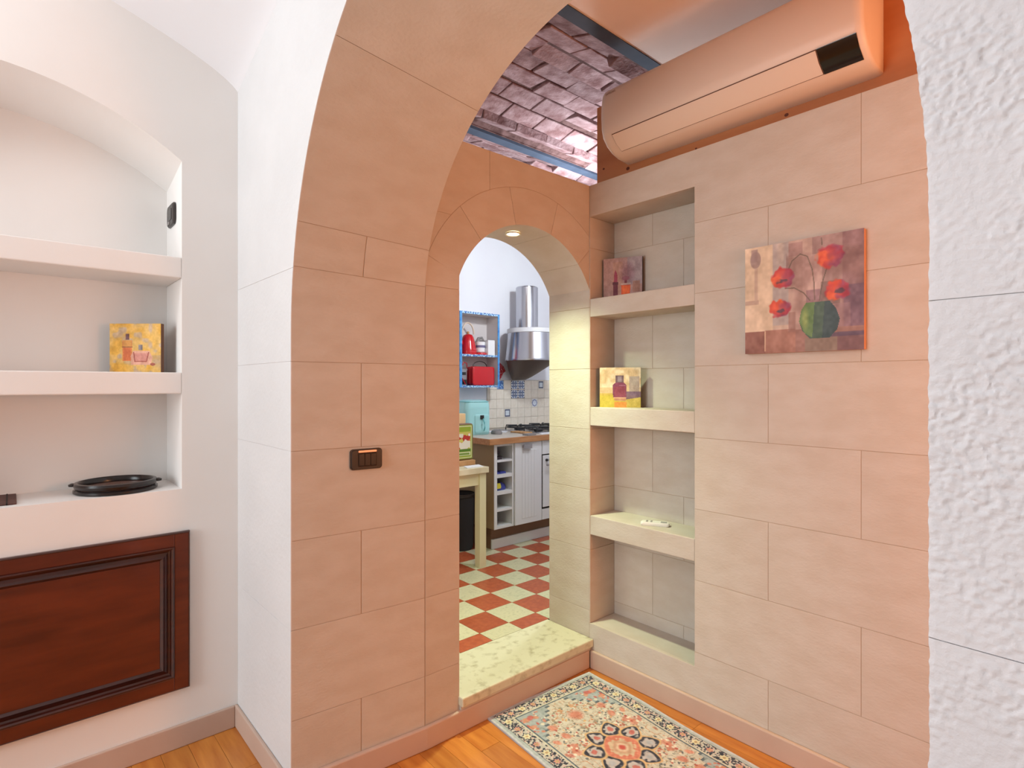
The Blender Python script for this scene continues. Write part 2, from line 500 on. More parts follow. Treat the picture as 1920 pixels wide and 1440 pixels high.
# inner face of the arch: coursed jambs, then voussoirs over the curve
UM = 0.49
def ipt(y0, z0, y1, z1, u):
    u = max(u, .006)
    return (XA + u * (XB - XA), y0 + u * (y1 - y0), z0 + u * (z1 - z0))
for side in (0, 1):
    yf, yb = ((1.897, 1.850), (0.149, 0.150))[side]
    out = 0.02 if side == 0 else -0.02
    for k in range(0, 5):
        z0, z1 = max(0, COURSES[k] + G), COURSES[k + 1] - G
        us = [0, UM, 1] if k % 2 == 0 else [0, 1]
        for a, b in zip(us[:-1], us[1:]):
            a2 = a + (0.0035 if a > 0 else 0); b2 = b - (0.0035 if b < 1 else 0.003)
            q = [(a2, z0), (b2, z0), (b2, z1), (a2, z1)]
            obj('stone_block', MB().prism(q, lambda u, v: ipt(yf, v, yb, v, u), lambda u, v: ipt(yf + out, v, yb + out, v, u)),
                'stone', wall_arch, bevel=.0006, seg=1)
def idx(z): return min(range(NA // 2), key=lambda i: abs(AF[i][1] - z))
vi = [0, idx(1.78), idx(1.925), idx(2.405), NA // 2]
vi = vi + [NA - i for i in vi[-2::-1]]
for k, (i0, i1) in enumerate(zip(vi[:-1], vi[1:])):
    us = [0, UM, 1] if k == 1 else [0, 1]
    for a, b in zip(us[:-1], us[1:]):
        a2 = a + (0.0035 if a > 0 else 0); b2 = b - (0.0035 if b < 1 else 0.003)
        inn = []; outr = []
        for i in range(i0, i1 + 1):
            (y0, z0), (y1, z1) = AF[i], AB[i]
            if i in (i0, i1):                          # pull the ends in for the joint
                j = i + (1 if i == i0 else -1)
                dy0, dz0 = AF[j][0] - y0, AF[j][1] - z0; L = math.hypot(dy0, dz0); y0 += dy0 / L * G; z0 += dz0 / L * G
                dy1, dz1 = AB[j][0] - y1, AB[j][1] - z1; L = math.hypot(dy1, dz1); y1 += dy1 / L * G; z1 += dz1 / L * G
            n = Vector((0, y0 - 1.02, max(0.0, z0 - 1.5))).normalized() * 0.02
            row = [ipt(y0, z0, y1, z1, a2 + (b2 - a2) * t / 3) for t in range(4)]
            inn.append(row); outr.append([(p[0], p[1] + n.y, p[2] + n.z) for p in row])
        rings = [r + o[::-1] for r, o in zip(inn, outr)]
        obj('stone_block', MB().loft(rings), 'stone', wall_arch, smooth=True)

# ---- shelf wall on the left, with the arched niche
NX0, NX1, NZ0, NZS, NZT, NYB = -0.673, 0.493, 0.994, 2.263, 2.460, 2.768
def seg_arc(x0, x1, zs, zt, n=40):
    c = (x0 + x1) / 2; hw = (x1 - x0) / 2; sg = zt - zs
    R = (hw * hw + sg * sg) / (2 * sg); cz = zt - R
    return [(x0 + (x1 - x0) * i / n, cz + math.sqrt(max(0, R * R - (x0 + (x1 - x0) * i / n - c) ** 2))) for i in range(n + 1)]
arF = seg_arc(NX0, NX1, NZS, NZT); arB = seg_arc(NX0, NX1, 2.214, 2.405)
wl = MB()
fy = lambda pts, y: [(p[0], y, p[1]) for p in pts]
TH = 0.4
wl.box(-3.0, NX0, Y1, Y1 + TH, 0, 3.35).box(NX1, 0.72, Y1, Y1 + TH, 0, 3.35)
wl.box(NX0, NX1, Y1, Y1 + TH, 0, NZ0).box(NX0, NX1, NYB, Y1 + TH, NZ0, 3.35)
top = [(NX1, 3.35), (NX0, 3.35)]
wl.loft([fy(arF + top, Y1), fy(arB + top, NYB)])
wall_left = struct('wall_left', wl, 'wall_paint')
for z0, z1 in ((1.810, 1.890), (1.3625, 1.4445)):
    obj('niche_shelf', MB().box(NX0, NX1, Y1 + .001, NYB, z0, z1), 'wall_paint', wall_left, bevel=.004)

# ---- living room: rear walls, vaulted ceiling
def ceil_z(x, y):
    t = max(0, 0.70 - x); t = min(t, 3.7 - t); s = max(0, Y1 - y); s = min(s, 5.08 - s)
    a = 0.339 * (max(t, 0) + 1e-6) ** 0.644
    b = 0.46 * math.sin(PI / 2 * min(1, max(s, 0) / 2.4))
    return 2.585 + a + b
vs = []; fs = []; nx, ny = 90, 90
xs = [0.72 - 3.74 * (i / nx) ** 1.5 for i in range(nx + 1)]
ys = [2.50 - 5.15 * (j / ny) for j in range(ny + 1)]
for x in xs:
    for y in ys: vs.append((x, y, ceil_z(x, y)))
for i in range(nx):
    for j in range(ny):
        a = i * (ny + 1) + j; fs.append((a, a + 1, a + ny + 2, a + ny + 1))
struct('ceiling', MB().add(vs, fs), 'ceiling_paint', smooth=True)
wr = MB().box(-3.1, -3.0, -2.7, 2.9, 0, 3.35)
struct('wall_rear', wr, 'wall_paint')
struct('wall_side', MB().box(-3.1, XB, -2.7, -2.6, 0, 3.35), 'wall_paint')

# ---- passage wall with the niche of shelves
NY0, NY1, ND = 1.272, 1.845, 2.34
wn = MB()
c0 = X2 + .0018
wn.box(c0, 2.45, -1.55, NY0, 0, 2.385).box(ND + .0018, 2.45, NY0, NY1, 0, 2.385)
wn.box(c0, ND + .004, NY0, NY1, 0, 0.209).box(c0, ND + .004, NY0, NY1, 2.234, 2.385)
wn.box(c0, 2.45, NY1 + .002, 2.13, 0, 2.385)
wall_niche = struct('wall_niche', wn, 'stone_joint')
fx = lambda x: (lambda u, v: (x, u, v))
def wj(k): return [-0.75, 0.021, 0.649, NY0] if k % 2 == 1 else [-0.75, -0.293, 0.335, 0.963, NY0]
# courses alternate; the joint at 0.649 belongs to courses 1, 3, 5, 7
def wj2(k):
    j = wj(k)
    if k in (0, 7): j[-1] = Y3
    return j
blocks(wall_niche, [(-0.75, 0), (Y3, 0), (Y3, .213), (NY0, .213), (NY0, 2.23), (Y3, 2.23), (Y3, 2.385), (-0.75, 2.385)], fx(X2), fx(X2 + .02), wj2, 'stone')
obj('stone_block', MB().box(X2 + .0201, ND + .004, NY0, NY1, 0.15, 0.213), 'stone', wall_niche)
# niche lining
blocks(wall_niche, [(NY0, .213), (NY1, .213), (NY1, 2.23), (NY0, 2.23)], fx(ND), fx(ND + .02), lambda k: [NY0, 1.61 if k % 2 else 1.44, NY1 + .002], 'stone')
for a, b in ((.213, .577), (.577, .875), (.875, 1.175), (1.175, 1.475), (1.475, 1.78), (1.78, 2.076), (2.076, 2.23)):
    obj('stone_block', MB().box(X2, ND, NY1, Y3, a + G, b - G), 'stone', wall_niche, bevel=.001, seg=1)
    obj('stone_block', MB().box(X2 + .02, ND, NY0 - .01, NY0, a + G, b - G), 'stone', wall_niche)
obj('stone_block', MB().box(X2 + .0201, ND, NY0, NY1, 2.23, 2.24), 'stone', wall_niche)
for z0, z1 in ((1.733, 1.822), (1.194, 1.285), (0.653, 0.748)):
    obj('niche_shelf', MB().box(X2 + .001, ND, NY0, NY1, z0, z1), 'stone', wall_niche, bevel=.003)
# right jamb of the kitchen door, in the same plane
for k in range(0, 7):
    z0, z1 = max(0.0, COURSES[k] + G), min(2.12, COURSES[k + 1] - G)
    if z1 > z0: obj('stone_block', MB().box(X2, X2 + .02, Y3 + .0005, 2.13, z0, z1), 'stone', wall_niche, bevel=.001, seg=1)

# ---- orange board above the ledge that carries the air conditioner
board = struct('wall_upper', MB().box(2.21, 2.245, -1.55, 1.85, 2.386, 2.79), 'orange_board')
for y, z, r in ((1.808, 2.472, .006), (1.66, 2.432, .010), (1.30, 2.415, .005), (0.92, 2.425, .008), (0.50, 2.70, .006)):
    obj('knot', MB().loft([[(x, y + r * math.cos(2 * PI * j / 12), z + r * .8 * math.sin(2 * PI * j / 12)) for j in range(12)] for x in (2.2092, 2.215)]), 'wood_knot', board)

# ---- wall with the small arched doorway
DX0, DC, DR, DCZ, RR = 1.353, 1.758, 0.4375, 1.6735, 0.60
def dz_at(x, r=DR): return DCZ + math.sqrt(max(0, r * r - (x - DC) ** 2))
darc = [(DX0 + (X2 - DX0) * i / 40, dz_at(DX0 + (X2 - DX0) * i / 40)) for i in range(41)]
gy = lambda y: (lambda u, v: (u, y, v))
wd = MB()
go = 0.0018
dpoly = [(XB, 0), (DX0 - go, 0)] + [(x, z + go) for x, z in [(DX0 - go, darc[0][1])] + darc[1:]] + [(X2, 2.385), (XB, 2.385)]
wd.prism(dpoly, gy(Y3 + .0018), gy(2.126))
wall_door = struct('wall_doorway', wd, 'stone_joint')
# jamb left of the door
blocks(wall_door, [(XB + .002, 0), (DX0, 0), (DX0, 1.839), (1.2018, 1.898), (XB + .002, 1.8995)], gy(Y3), gy(2.13), lambda k: [XB, DX0 + G], 'stone')
# voussoirs run through the wall
angs = [-68, -42, -13, 16, 45, 66]
for a0, a1 in zip(angs[:-1], angs[1:]):
    n = 12; r0, r1 = math.radians(a0), math.radians(a1)
    e0, e1 = G / DR, G / RR
    inner = [(DC + DR * math.sin(r0 + e0 + (r1 - r0 - 2 * e0) * i / n), DCZ + DR * math.cos(r0 + e0 + (r1 - r0 - 2 * e0) * i / n)) for i in range(n + 1)]
    outer = [(DC + (RR - G) * math.sin(r0 + e1 + (r1 - r0 - 2 * e1) * i / n), DCZ + (RR - G) * math.cos(r0 + e1 + (r1 - r0 - 2 * e1) * i / n)) for i in range(n + 1)]
    q = cell(inner + outer[::-1], XB + .002, X2 - .0005, 0, 2.384)
    if q: obj('voussoir', MB().prism(q, gy(Y3), gy(2.13)), 'stone', wall_door)
ring = [(DC + (RR + G) * math.sin(math.radians(-71.2 + 112 * i / 40)), DCZ + (RR + G) * math.cos(math.radians(-71.2 + 112 * i / 40))) for i in range(41)]
ring = [p for p in ring if XB + .002 < p[0] < X2 - .0005]
toppoly = [(XB + .002, 1.905)] + ring + [(X2 - .0005, dz_at(X2, RR + G)), (X2 - .0005, 2.385), (XB + .002, 2.385)]
for q in (cell(toppoly, XB, 1.511 - G, 0, 2.076 - G), cell(toppoly, XB, 1.511 - G, 2.076 + G, 2.385), cell(toppoly, 1.511 + G, 2.2, 0, 2.385)):
    if q: obj('stone_block', MB().prism(q, gy(Y3), gy(Y3 + .02)), 'stone', wall_door)
obj('riser', MB().box(DX0, X2, 1.838, 2.13, 0, 0.104), 'stone', wall_door)
sill = struct('trim_1', MB().box(DX0 - .004, X2 - .001, 1.822, 2.142, 0.104, 0.142), 'threshold_marble', 'worn pale marble threshold step under the kitchen archway', bevel=.005)

# ---- skirtings
struct('baseboard_left', MB().box(-3.0, XA - .013, Y1 - .013, Y1, 0, .088), 'base_paint', bevel=.004)
struct('baseboard_pier', MB().box(XA - .013, XA, 1.897, Y1, 0, .088), 'base_paint', bevel=.004)
bb = [(XA - .013, 1.878), (XB, 1.832), (2.133, 1.832), (2.133, 1.849), (XB, 1.8499), (XA, 1.8969), (XA - .013, 1.8969)]
struct('baseboard_doorway', MB().prism(bb, lambda u, v: (u, v, 0), lambda u, v: (u, v, .088)), 'base_paint', bevel=.005)
struct('baseboard_niche', MB().box(2.133, 2.15, -1.5, 1.8319, 0, .088), 'base_paint', bevel=.005)
struct('baseboard_right', MB().box(XA - .013, XA, -2.6, .149, 0, .088), 'base_paint', bevel=.004)

# ---- parquet
floor = struct('floor', MB().box(-3.0, 2.2, -2.6, 2.5, -0.08, -0.004), 'parquet_gap')
PW = 0.092
def plank_mesh(L):
    me = bpy.data.meshes.new('plank')
    b = MB().box(0, PW - .0012, -L + .0012, 0, -.006, 0)
    me.from_pydata(b.v, [], b.f); me.materials.append(M['parquet']); return me
PM = {L: plank_mesh(L) for L in (0.62, 0.45, 0.30, 0.16)}
big = MB()
for i in range(-8, 24):
    x = -0.04 + i * PW
    if x > 2.14: break
    y = Y1 if x < XA else Y3 + (.04 if x < 1.1 else 0)
    L = random.choice([0.62, 0.45, 0.30, 0.16])
    while y > 0.25:
        o = bpy.data.objects.new('plank', PM[L]); C.objects.link(o); o.parent = floor; o.location = (x, y, 0)
        y -= L; L = 0.62 if random.random() < .7 else 0.45
    big.box(x, x + PW - .0012, -1.5, y, -.006, 0)
rest = obj('plank_field', big.box(-3.0, -0.04 - 8 * PW, -2.6, Y1, -.006, 0).box(-0.776, 0.695, -2.6, -1.5, -.006, 0), 'parquet', floor); rest['kind'] = 'stuff'

# ---- passage ceiling, beams and the brick vaults
struct('ceiling_passage', MB().box(XB - .02, 4.5, -1.6, 1.526, ZC, ZC + .1), 'passage_ceiling')
struct('wall_passage_end', MB().box(XB, 4.4, -1.6, -1.55, 0, ZC), 'stone')
BAYS = [(1.590, 2.630), (2.700, 3.745)]
RISE = 0.10
shell = MB()
for y0, y1 in BAYS:
    arc = seg_arc(y0, y1, ZC + .015, ZC + .015 + RISE, 20)
    pl = arc + [(y1 + .08, ZC + .012), (y1 + .08, ZC + .3), (y0 - .08, ZC + .3), (y0 - .08, ZC + .012)]
    shell.prism(pl, lambda u, v: (XB - .02, u, v), lambda u, v: (4.5, u, v))
shell.box(XB - .02, 4.5, 3.82, 4.0, ZC, ZC + .3)
vault = struct('ceiling_kitchen', shell, 'mortar')
BM = []
for q in range(7):
    rr = random.Random(q); b = MB().box(-.122, .122, -.0625, .0625, 0, .05)
    me = bpy.data.meshes.new('brick')
    bm = bmesh.new()
    vv = [bm.verts.new(p) for p in b.v]
    for f in b.f: bm.faces.new([vv[i] for i in f])
    for v in bm.verts: v.co += Vector((rr.uniform(-.006, .004), rr.uniform(-.004, .004), rr.uniform(-.002, .002)))
    bmesh.ops.bevel(bm, geom=[e for e in bm.edges], offset=.0035, segments=1, affect='EDGES')
    bmesh.ops.recalc_face_normals(bm, faces=bm.faces)
    bm.to_mesh(me); bm.free(); me.materials.append(M['brick']); BM.append(me)
for bi, (y0, y1) in enumerate(BAYS):
    hw = (y1 - y0) / 2; R = (hw * hw + RISE * RISE) / (2 * RISE); cy = (y0 + y1) / 2; cz = ZC + .004 + RISE - R
    amax = math.asin(hw / R); nr = 8
    for r in range(nr):
        if bi == 1 and r > 3: break
        th = -amax + 2 * amax * (r + .5) / nr
        for k in range(14):
            x = XB + .05 + .252 * k + (.126 if r % 2 else 0) + random.uniform(-.008, .008)
            if x > 4.42: continue
            o = bpy.data.objects.new('brick', random.choice(BM)); C.objects.link(o); o.parent = vault
            o.location = (x, cy + R * math.sin(th), cz + R * math.cos(th) + random.uniform(-.002, .002))
            o.rotation_euler = (-th, 0, random.choice((0, PI)) + random.uniform(-.015, .015))
for i, (y0, y1) in enumerate(((1.526, 1.590), (2.630, 2.700), (3.745, 3.82))):
    lab = ('dark grey steel ceiling beam beside the smooth plaster, above the air conditioner',
           'blue-grey steel ceiling beam crossing the brick vault above the doorway wall', 'steel ceiling beam against the far kitchen wall')[i]
    t = thing('steel_beam', (2.8, (y0 + y1) / 2, ZC), lab, 'beam', 'steel beams of the brick vaults')
    obj('flange', MB().box(XB, 4.45, y0, y1, ZC - .004, ZC + .012), 'beam_paint', t)
    obj('web', MB().box(XB, 4.45, (y0 + y1) / 2 - .005, (y0 + y1) / 2 + .005, ZC + .012, ZC + .12), 'beam_paint', t)

# ---- kitchen shell
KY, KZ = 3.90, 0.14
kb = struct('wall_kitchen_back', MB().box(1.2, 4.5, KY, KY + .1, 0, 3.2), 'kitchen_wall')
struct('wall_kitchen_left', MB().box(XB - .05, 1.24, 2.13, KY, 0, 3.2), 'kitchen_wall')
struct('wall_kitchen_right', MB().box(4.4, 4.5, -1.6, KY, 0, 3.2), 'kitchen_wall')
struct('wall_kitchen_front', MB().box(2.452, 4.4, -1.55, 2.13, 0, 2.385), 'kitchen_wall')
kf = struct('floor_kitchen', MB().box(1.24, 4.4, 2.143, KY, 0.0, KZ - .003), 'tile_grout')
TX, TY, TS = 1.770, 2.248, 0.196
def tile_mesh(m, y0):
    me = bpy.data.meshes.new('floor_tile'); b = MB().box(.001, TS - .001, y0, TS - .001, -.008, 0)
    me.from_pydata(b.v, [], b.f); me.materials.append(M[m]); return me
TM = {(c, e): tile_mesh(('tile_red', 'tile_cream')[c], (.001, .092)[e]) for c in (0, 1) for e in (0, 1)}
for i in range(-2, 13):
    for j in range(-1, 9):
        o = bpy.data.objects.new('floor_tile', TM[((i + j) % 2, 1 if j == -1 else 0)]); C.objects.link(o); o.parent = kf
        o.location = (TX + i * TS, TY + j * TS, KZ)
# wall tiles behind the hob
obj('tile_bed', MB().box(3.150, 4.3, KY - .006, KY, 0.99, 1.437), 'wall_tile_grout', kb)
TP = 0.0855
wt = bpy.data.meshes.new('wall_tile'); b = MB().box(.0012, TP - .0012, -.006, 0, .0012, TP - .0012)
wt.from_pydata(b.v, [], b.f); wt.materials.append(M['wall_tile'])
decor = {(1, 0): 'blue', (3, 0): 'pat', (4, 0): 'pat', (3, 1): 'pat', (4, 1): 'pat', (2, 3): 'frame', (6, 2): 'round', (7, 0): 'frame'}
def decor_paint(kind, seed):
    p = Paint(28, 28); p.c[:] = (232, 230, 226)
    if kind == 'blue':
        p.c[:] = (60, 104, 170); n = vnoise(p.u, p.v, 7, 7, seed); p.fill(n > .6, (150, 184, 220)); p.rect(0, 1, 0, .06, (90, 120, 170))
    elif kind == 'pat':
        p.c[:] = (222, 228, 236)
        for cx in (0, 1):
            for cy in (0, 1): p.ell(cx, cy, .42, .42, (70, 92, 140)); p.ell(cx, cy, .30, .30, (220, 226, 234)); p.ell(cx, cy, .16, .16, (40, 56, 100))
        p.ell(.5, .5, .26, .26, (52, 70, 118)); p.ell(.5, .5, .15, .15, (226, 230, 236)); p.ell(.5, .5, .07, .07, (40, 56, 100))
    elif kind == 'frame':
        p.c[:] = (226, 220, 208); p.rect(.1, .9, .08, .92, (74, 82, 110)); p.rect(.22, .78, .2, .8, (214, 222, 228))
    else:
        for a in range(8): p.ell(.5 + .28 * math.cos(a * PI / 4), .5 + .28 * math.sin(a * PI / 4), .15, .15, (92, 108, 160))
        p.ell(.5, .5, .32, .32, (224, 230, 240))
    return p
for i in range(-1, 13):
    for j in range(5):
        x = 3.170 + i * TP; z = 1.435 - (j + 1) * TP
        if i == -1:
            obj('wall_tile', MB().box(3.151, 3.1685, KY - .012, KY - .006, z + .001, z + TP - .001), 'wall_tile', kb); continue
        o = bpy.data.objects.new('wall_tile', wt); C.objects.link(o); o.parent = kb; o.location = (x, KY - .006, z); OFF[o.name] = (0, 0, 0)
        if (i, j) in decor:
            p = decor_paint(decor[(i, j)], i * 7 + j)
            g = p.mesh('tile_print', lambda u, v: (.004 + u * (TP - .008), np.full_like(u, -.0066), .004 + v * (TP - .008)), 'print', o)

# ================================================================ things in the living room and passage
def rect_ring(m, x0, x1, z0, z1, prof, cap=False):
    """rectangular moulding in a wall of constant y: prof = (inset, y)"""
    rings = [[(x0 + i, y, z0 + i), (x1 - i, y, z0 + i), (x1 - i, y, z1 - i), (x0 + i, y, z1 - i)] for i, y in prof]
    return m.loft(rings, cap=cap)

# ---- cherry wood panel under the niche
PX0, PX1, PZ0, PZ1 = -0.70, 0.513, 0.231, 0.827
t = thing('wood_panel', (-0.1, Y1, PZ0), 'glossy dark cherry wood panel door set in the white wall under the niche', 'cabinet door')
FW = 0.048
yb, yf = Y1 - .0005, Y1 - .020
obj('stile', MB().box(PX0, PX0 + FW, yf, yb, PZ0, PZ1), 'cherry', t, bevel=.002)
obj('stile', MB().box(PX1 - FW, PX1, yf, yb, PZ0, PZ1), 'cherry', t, bevel=.002)
obj('rail', MB().box(PX0 + FW, PX1 - FW, yf, yb, PZ0, PZ0 + FW), 'cherry', t, bevel=.002)
obj('rail', MB().box(PX0 + FW, PX1 - FW, yf, yb, PZ1 - FW, PZ1), 'cherry', t, bevel=.002)
obj('edge_moulding', rect_ring(MB(), PX0 - .005, PX1 + .005, PZ0 - .005, PZ1 + .005, [(0, yb), (0, yf + .006), (.004, yf - .001), (.009, yf + .001), (.0095, yb)]), 'cherry_dark', t)
obj('moulding', rect_ring(MB(), PX0 + FW, PX1 - FW, PZ0 + FW, PZ1 - FW,
    [(-.002, yf + .004), (.001, yf - .003), (.006, yf - .005), (.011, yf - .001), (.014, yf + .008), (.020, yf + .012), (.030, yf + .008), (.038, yf + .003), (.046, yf + .010), (.052, yf + .014)]), 'cherry_dark', t)
obj('field_panel', MB().box(PX0 + FW + .047, PX1 - FW - .047, yf + .0095, yb, PZ0 + FW + .047, PZ1 - FW - .047), 'cherry', t, bevel=.001)

# ---- canvases
def canvas(name, loc, w, h, d, rz, label, paint, edge, group=None):
    """local x = right of the picture, -y = its front"""
    t = thing(name, loc, label, 'painting', group)
    o = obj('stretched_canvas', MB().box(loc[0] - w / 2, loc[0] + w / 2, loc[1] + .0004, loc[1] + d, loc[2], loc[2] + h), edge, t, bevel=.001, seg=1)
    paint.mesh('painted_face', lambda u, v: (-w / 2 + u * w, -.0006 - .0 * u, v * h), 'paint', t)
    t.rotation_euler = (0, 0, rz)
    return t

def jig(p, amp, seed):
    n = (vnoise(p.u, p.v, 14, 10, seed) - .5) + .6 * (vnoise(p.u, p.v, 40, 34, seed + 1) - .5)
    p.c += n[..., None] * amp

# poppies in a green vase
p = Paint(190, 186)
p.c[:] = (196, 172, 154)
n1 = vnoise(p.u, p.v, 6, 4, 3); n2 = vnoise(p.u, p.v, 9, 3, 11)
p.rect(0, .26, .2, 1.0, (216, 192, 164)); p.rect(.26, .40, .25, 1.0, (178, 164, 158)); p.rect(.40, .60, .1, 1.0, (186, 156, 144), .8)
p.rect(.60, 1.0, .1, 1.0, (160, 130, 124)); p.rect(.84, 1.0, .1, 1.0, (142, 108, 108)); p.rect(.52, .68, .45, .85, (204, 176, 166), .7)
p.fill(np.clip((n1 - .55) * 3, 0, .6) * (p.u > .38), (140, 104, 96)); p.fill(np.clip((n2 - .6) * 2, 0, .5) * (p.u < .5), (230, 206, 180))
p.rect(.06, .12, .86, .98, (160, 134, 128), .8); p.ell(.10, .88, .05, .08, (156, 130, 126), .8); p.rect(.0, .13, .46, .50, (176, 148, 132), .8); p.rect(.09, .12, .5, .8, (184, 156, 140), .7)
p.rect(.40, .52, .86, .98, (150, 112, 108), .6); p.rect(.55, .68, .42, .54, (138, 104, 110), .8); p.rect(.67, .82, .40, .60, (124, 98, 92), .7)
p.rect(.85, 1.0, .12, .55, (112, 84, 100), .8); p.rect(.78, .9, .15, .4, (150, 116, 118), .6)
p.rect(0, 1, 0, .20, (150, 110, 98)); p.rect(0, .19, 0, .205, (140, 92, 78)); p.rect(.19, .46, 0, .21, (166, 118, 100)); p.rect(.80, 1, 0, .16, (128, 92, 92)); p.rect(.54, .8, .0, .12, (136, 120, 104), .8)
p.line([(.188, .02), (.19, .2)], .006, (214, 180, 150)); p.rect(.72, 1, .12, .155, (84, 66, 92), .7); p.rect(.40, .46, .18, .36, (150, 110, 100), .6)
for pts in ([(.40, .75), (.43, .82), (.50, .87), (.56, .84), (.60, .72), (.615, .60), (.62, .45)], [(.72, .72), (.69, .62), (.67, .52), (.66, .44)], [(.37, .58), (.45, .575), (.53, .52), (.58, .45)], [(.675, .98), (.68, .92)]):
    p.line(pts, .006, (104, 88, 74), .85)
p.poly([(.55, .43), (.74, .43), (.79, .36), (.82, .27), (.80, .18), (.74, .115), (.58, .115), (.52, .18), (.49, .27), (.51, .37)], (70, 92, 76))
p.poly([(.55, .43), (.62, .43), (.60, .12), (.54, .16), (.49, .27), (.51, .37)], (98, 128, 74)); p.ell(.54, .29, .025, .09, (150, 166, 94), .8, .5)
p.poly([(.70, .43), (.74, .43), (.79, .36), (.82, .27), (.80, .18), (.74, .115), (.68, .115)], (52, 68, 74), .8)
U0, V0 = p.u.copy(), p.v.copy()
p.u = U0 + .028 * (vnoise(U0, V0, 34, 34, 71) - .5); p.v = V0 + .028 * (vnoise(U0, V0, 34, 34, 72) - .5)
def poppy(cx, cy, r, eye, seed):
    rs = random.Random(seed)
    for k in range(11):
        a = k * 2 * PI / 11; c = rs.choice([(206, 72, 44), (226, 104, 58), (170, 50, 64), (192, 60, 58)])
        if math.cos(a) > .3: c = rs.choice([(140, 56, 84), (170, 52, 70), (150, 70, 98)])
        p.ell(cx + r * .62 * math.cos(a), cy + r * .60 * math.sin(a), r * .42, r * .36, c, 1, .25)
    p.ell(cx - r * .15, cy, r * .62, r * .55, (220, 88, 50), .8, .5); p.ell(cx + r * .3, cy + r * .2, r * .4, r * .4, (158, 62, 88), .7, .6)
    if eye: p.ell(cx + eye[0] * r, cy + eye[1] * r, r * .42, r * .2, (82, 58, 72), .9, .3)
poppy(.345, .68, .10, (0, -.3), 1); poppy(.745, .81, .105, None, 2); poppy(.80, .515, .092, (.2, -.1), 3); poppy(.325, .405, .088, (0, -.3), 4)
p.u, p.v = U0, V0
jig(p, 30, 21)
canvas('canvas_painting', (X2 - .021, 0.838, 1.516), 0.408, 0.405, 0.020, PI * 1.5,
       'square painting of red poppies in a green vase hung on the stone wall', p, 'canvas_edge')

# perfume pictures
p1 = Paint(90, 92); p1.c[:] = (176, 140, 134)
p1.rect(.25, .5, 0, .9, (182, 138, 118), .6); p1.rect(.62, 1, .35, 1, (160, 148, 156), .8); p1.ell(.62, .62, .16, .22, (138, 92, 104), .7, .5)
p1.poly([(.25, .05), (.38, .05), (.38, .42), (.26, .42)], (112, 36, 56)); p1.poly([(.27, .42), (.37, .42), (.36, .62), (.31, .72), (.28, .60)], (158, 58, 84)); p1.rect(.24, .39, .36, .42, (90, 24, 44))
p1.poly([(.47, .08), (.69, .08), (.70, .34), (.46, .34)], (222, 88, 32)); p1.poly([(.50, .10), (.66, .10), (.67, .30), (.5, .33)], (236, 104, 34)); p1.line([(.46, .36), (.70, .37)], .02, (196, 170, 160)); p1.rect(.55, .61, .38, .5, (120, 40, 56)); p1.ell(.58, .5, .1, .05, (140, 78, 96), .8)
p1.rect(.76, .94, .16, .42, (158, 110, 92), .8); p1.rect(.3, 1, 0, .07, (150, 116, 108), .7)
jig(p1, 26, 31)
def mid(a, b): return ((a[0] + b[0]) / 2, (a[1] + b[1]) / 2)
def lean(name, a, b, z, h, label, paint, edge, d=.02):
    """canvas standing from a (its left foot) to b (right foot)"""
    w = math.hypot(b[0] - a[0], b[1] - a[1]); c = mid(a, b); rz = math.atan2(b[1] - a[1], b[0] - a[0])
    return canvas(name, (c[0], c[1], z), w, h, d, rz, label, paint, edge, 'small perfume paintings')
lean('canvas_painting', (2.238, 1.832), (2.314, 1.652), 1.822, .207, 'small painting with lipstick and orange perfume bottle on the top niche shelf', p1, 'canvas_edge_dark', .016)
p2 = Paint(90, 90); p2.c[:] = (222, 194, 150)
p2.fill(np.clip((vnoise(p2.u, p2.v, 9, 9, 5) - .45) * 2.5, 0, .8) * (p2.v > .5), (240, 226, 196)); p2.rect(0, 1, 0, .35, (206, 180, 84)); p2.rect(0, .45, .0, .3, (204, 186, 62), .8); p2.rect(.36, .66, 0, .14, (228, 150, 66))
p2.rect(.72, .97, .3, .78, (170, 152, 150), .75); p2.poly([(.64, .2), (1, .26), (1, .40), (.66, .40)], (118, 88, 116), .85); p2.rect(.76, .92, .56, .78, (186, 172, 160), .8)
p2.poly([(.33, .24), (.65, .24), (.66, .56), (.58, .63), (.40, .63), (.32, .56)], (134, 62, 92)); p2.rect(.36, .62, .27, .52, (148, 66, 84), .9); p2.rect(.39, .59, .62, .80, (112, 86, 96)); p2.rect(.44, .54, .64, .78, (150, 132, 142)); p2.rect(.36, .64, .17, .24, (196, 140, 110)); p2.line([(.35, .24), (.64, .24)], .015, (236, 190, 150)); p2.line([(.49, .55), (.63, .55)], .012, (190, 130, 150))
jig(p2, 26, 41)
lean('canvas_painting', (2.188, 1.815), (2.288, 1.642), 1.285, .196, 'small painting of a plum perfume bottle on the middle niche shelf', p2, 'canvas_edge_dark', .016)
p3 = Paint(96, 88); p3.c[:] = (226, 180, 92)
p3.fill(np.clip((vnoise(p3.u, p3.v, 8, 7, 8) - .4) * 2.5, 0, .9), (226, 166, 40)); p3.fill(np.clip((vnoise(p3.u, p3.v, 10, 9, 12) - .62) * 4, 0, .7), (190, 164, 150)); p3.fill(np.clip((vnoise(p3.u, p3.v, 5, 4, 15) - .5) * 3, 0, .7) * (p3.v < .35), (196, 160, 120))
p3.rect(.25, .44, .24, .66, (222, 128, 54)); p3.rect(.26, .43, .52, .66, (224, 156, 70)); p3.rect(.27, .41, .25, .5, (210, 100, 40), .8); p3.line([(.25, .52), (.44, .52)], .012, (150, 86, 40)); p3.rect(.31, .38, .67, .79, (108, 62, 66)); p3.rect(.35, .38, .67, .79, (84, 34, 34))
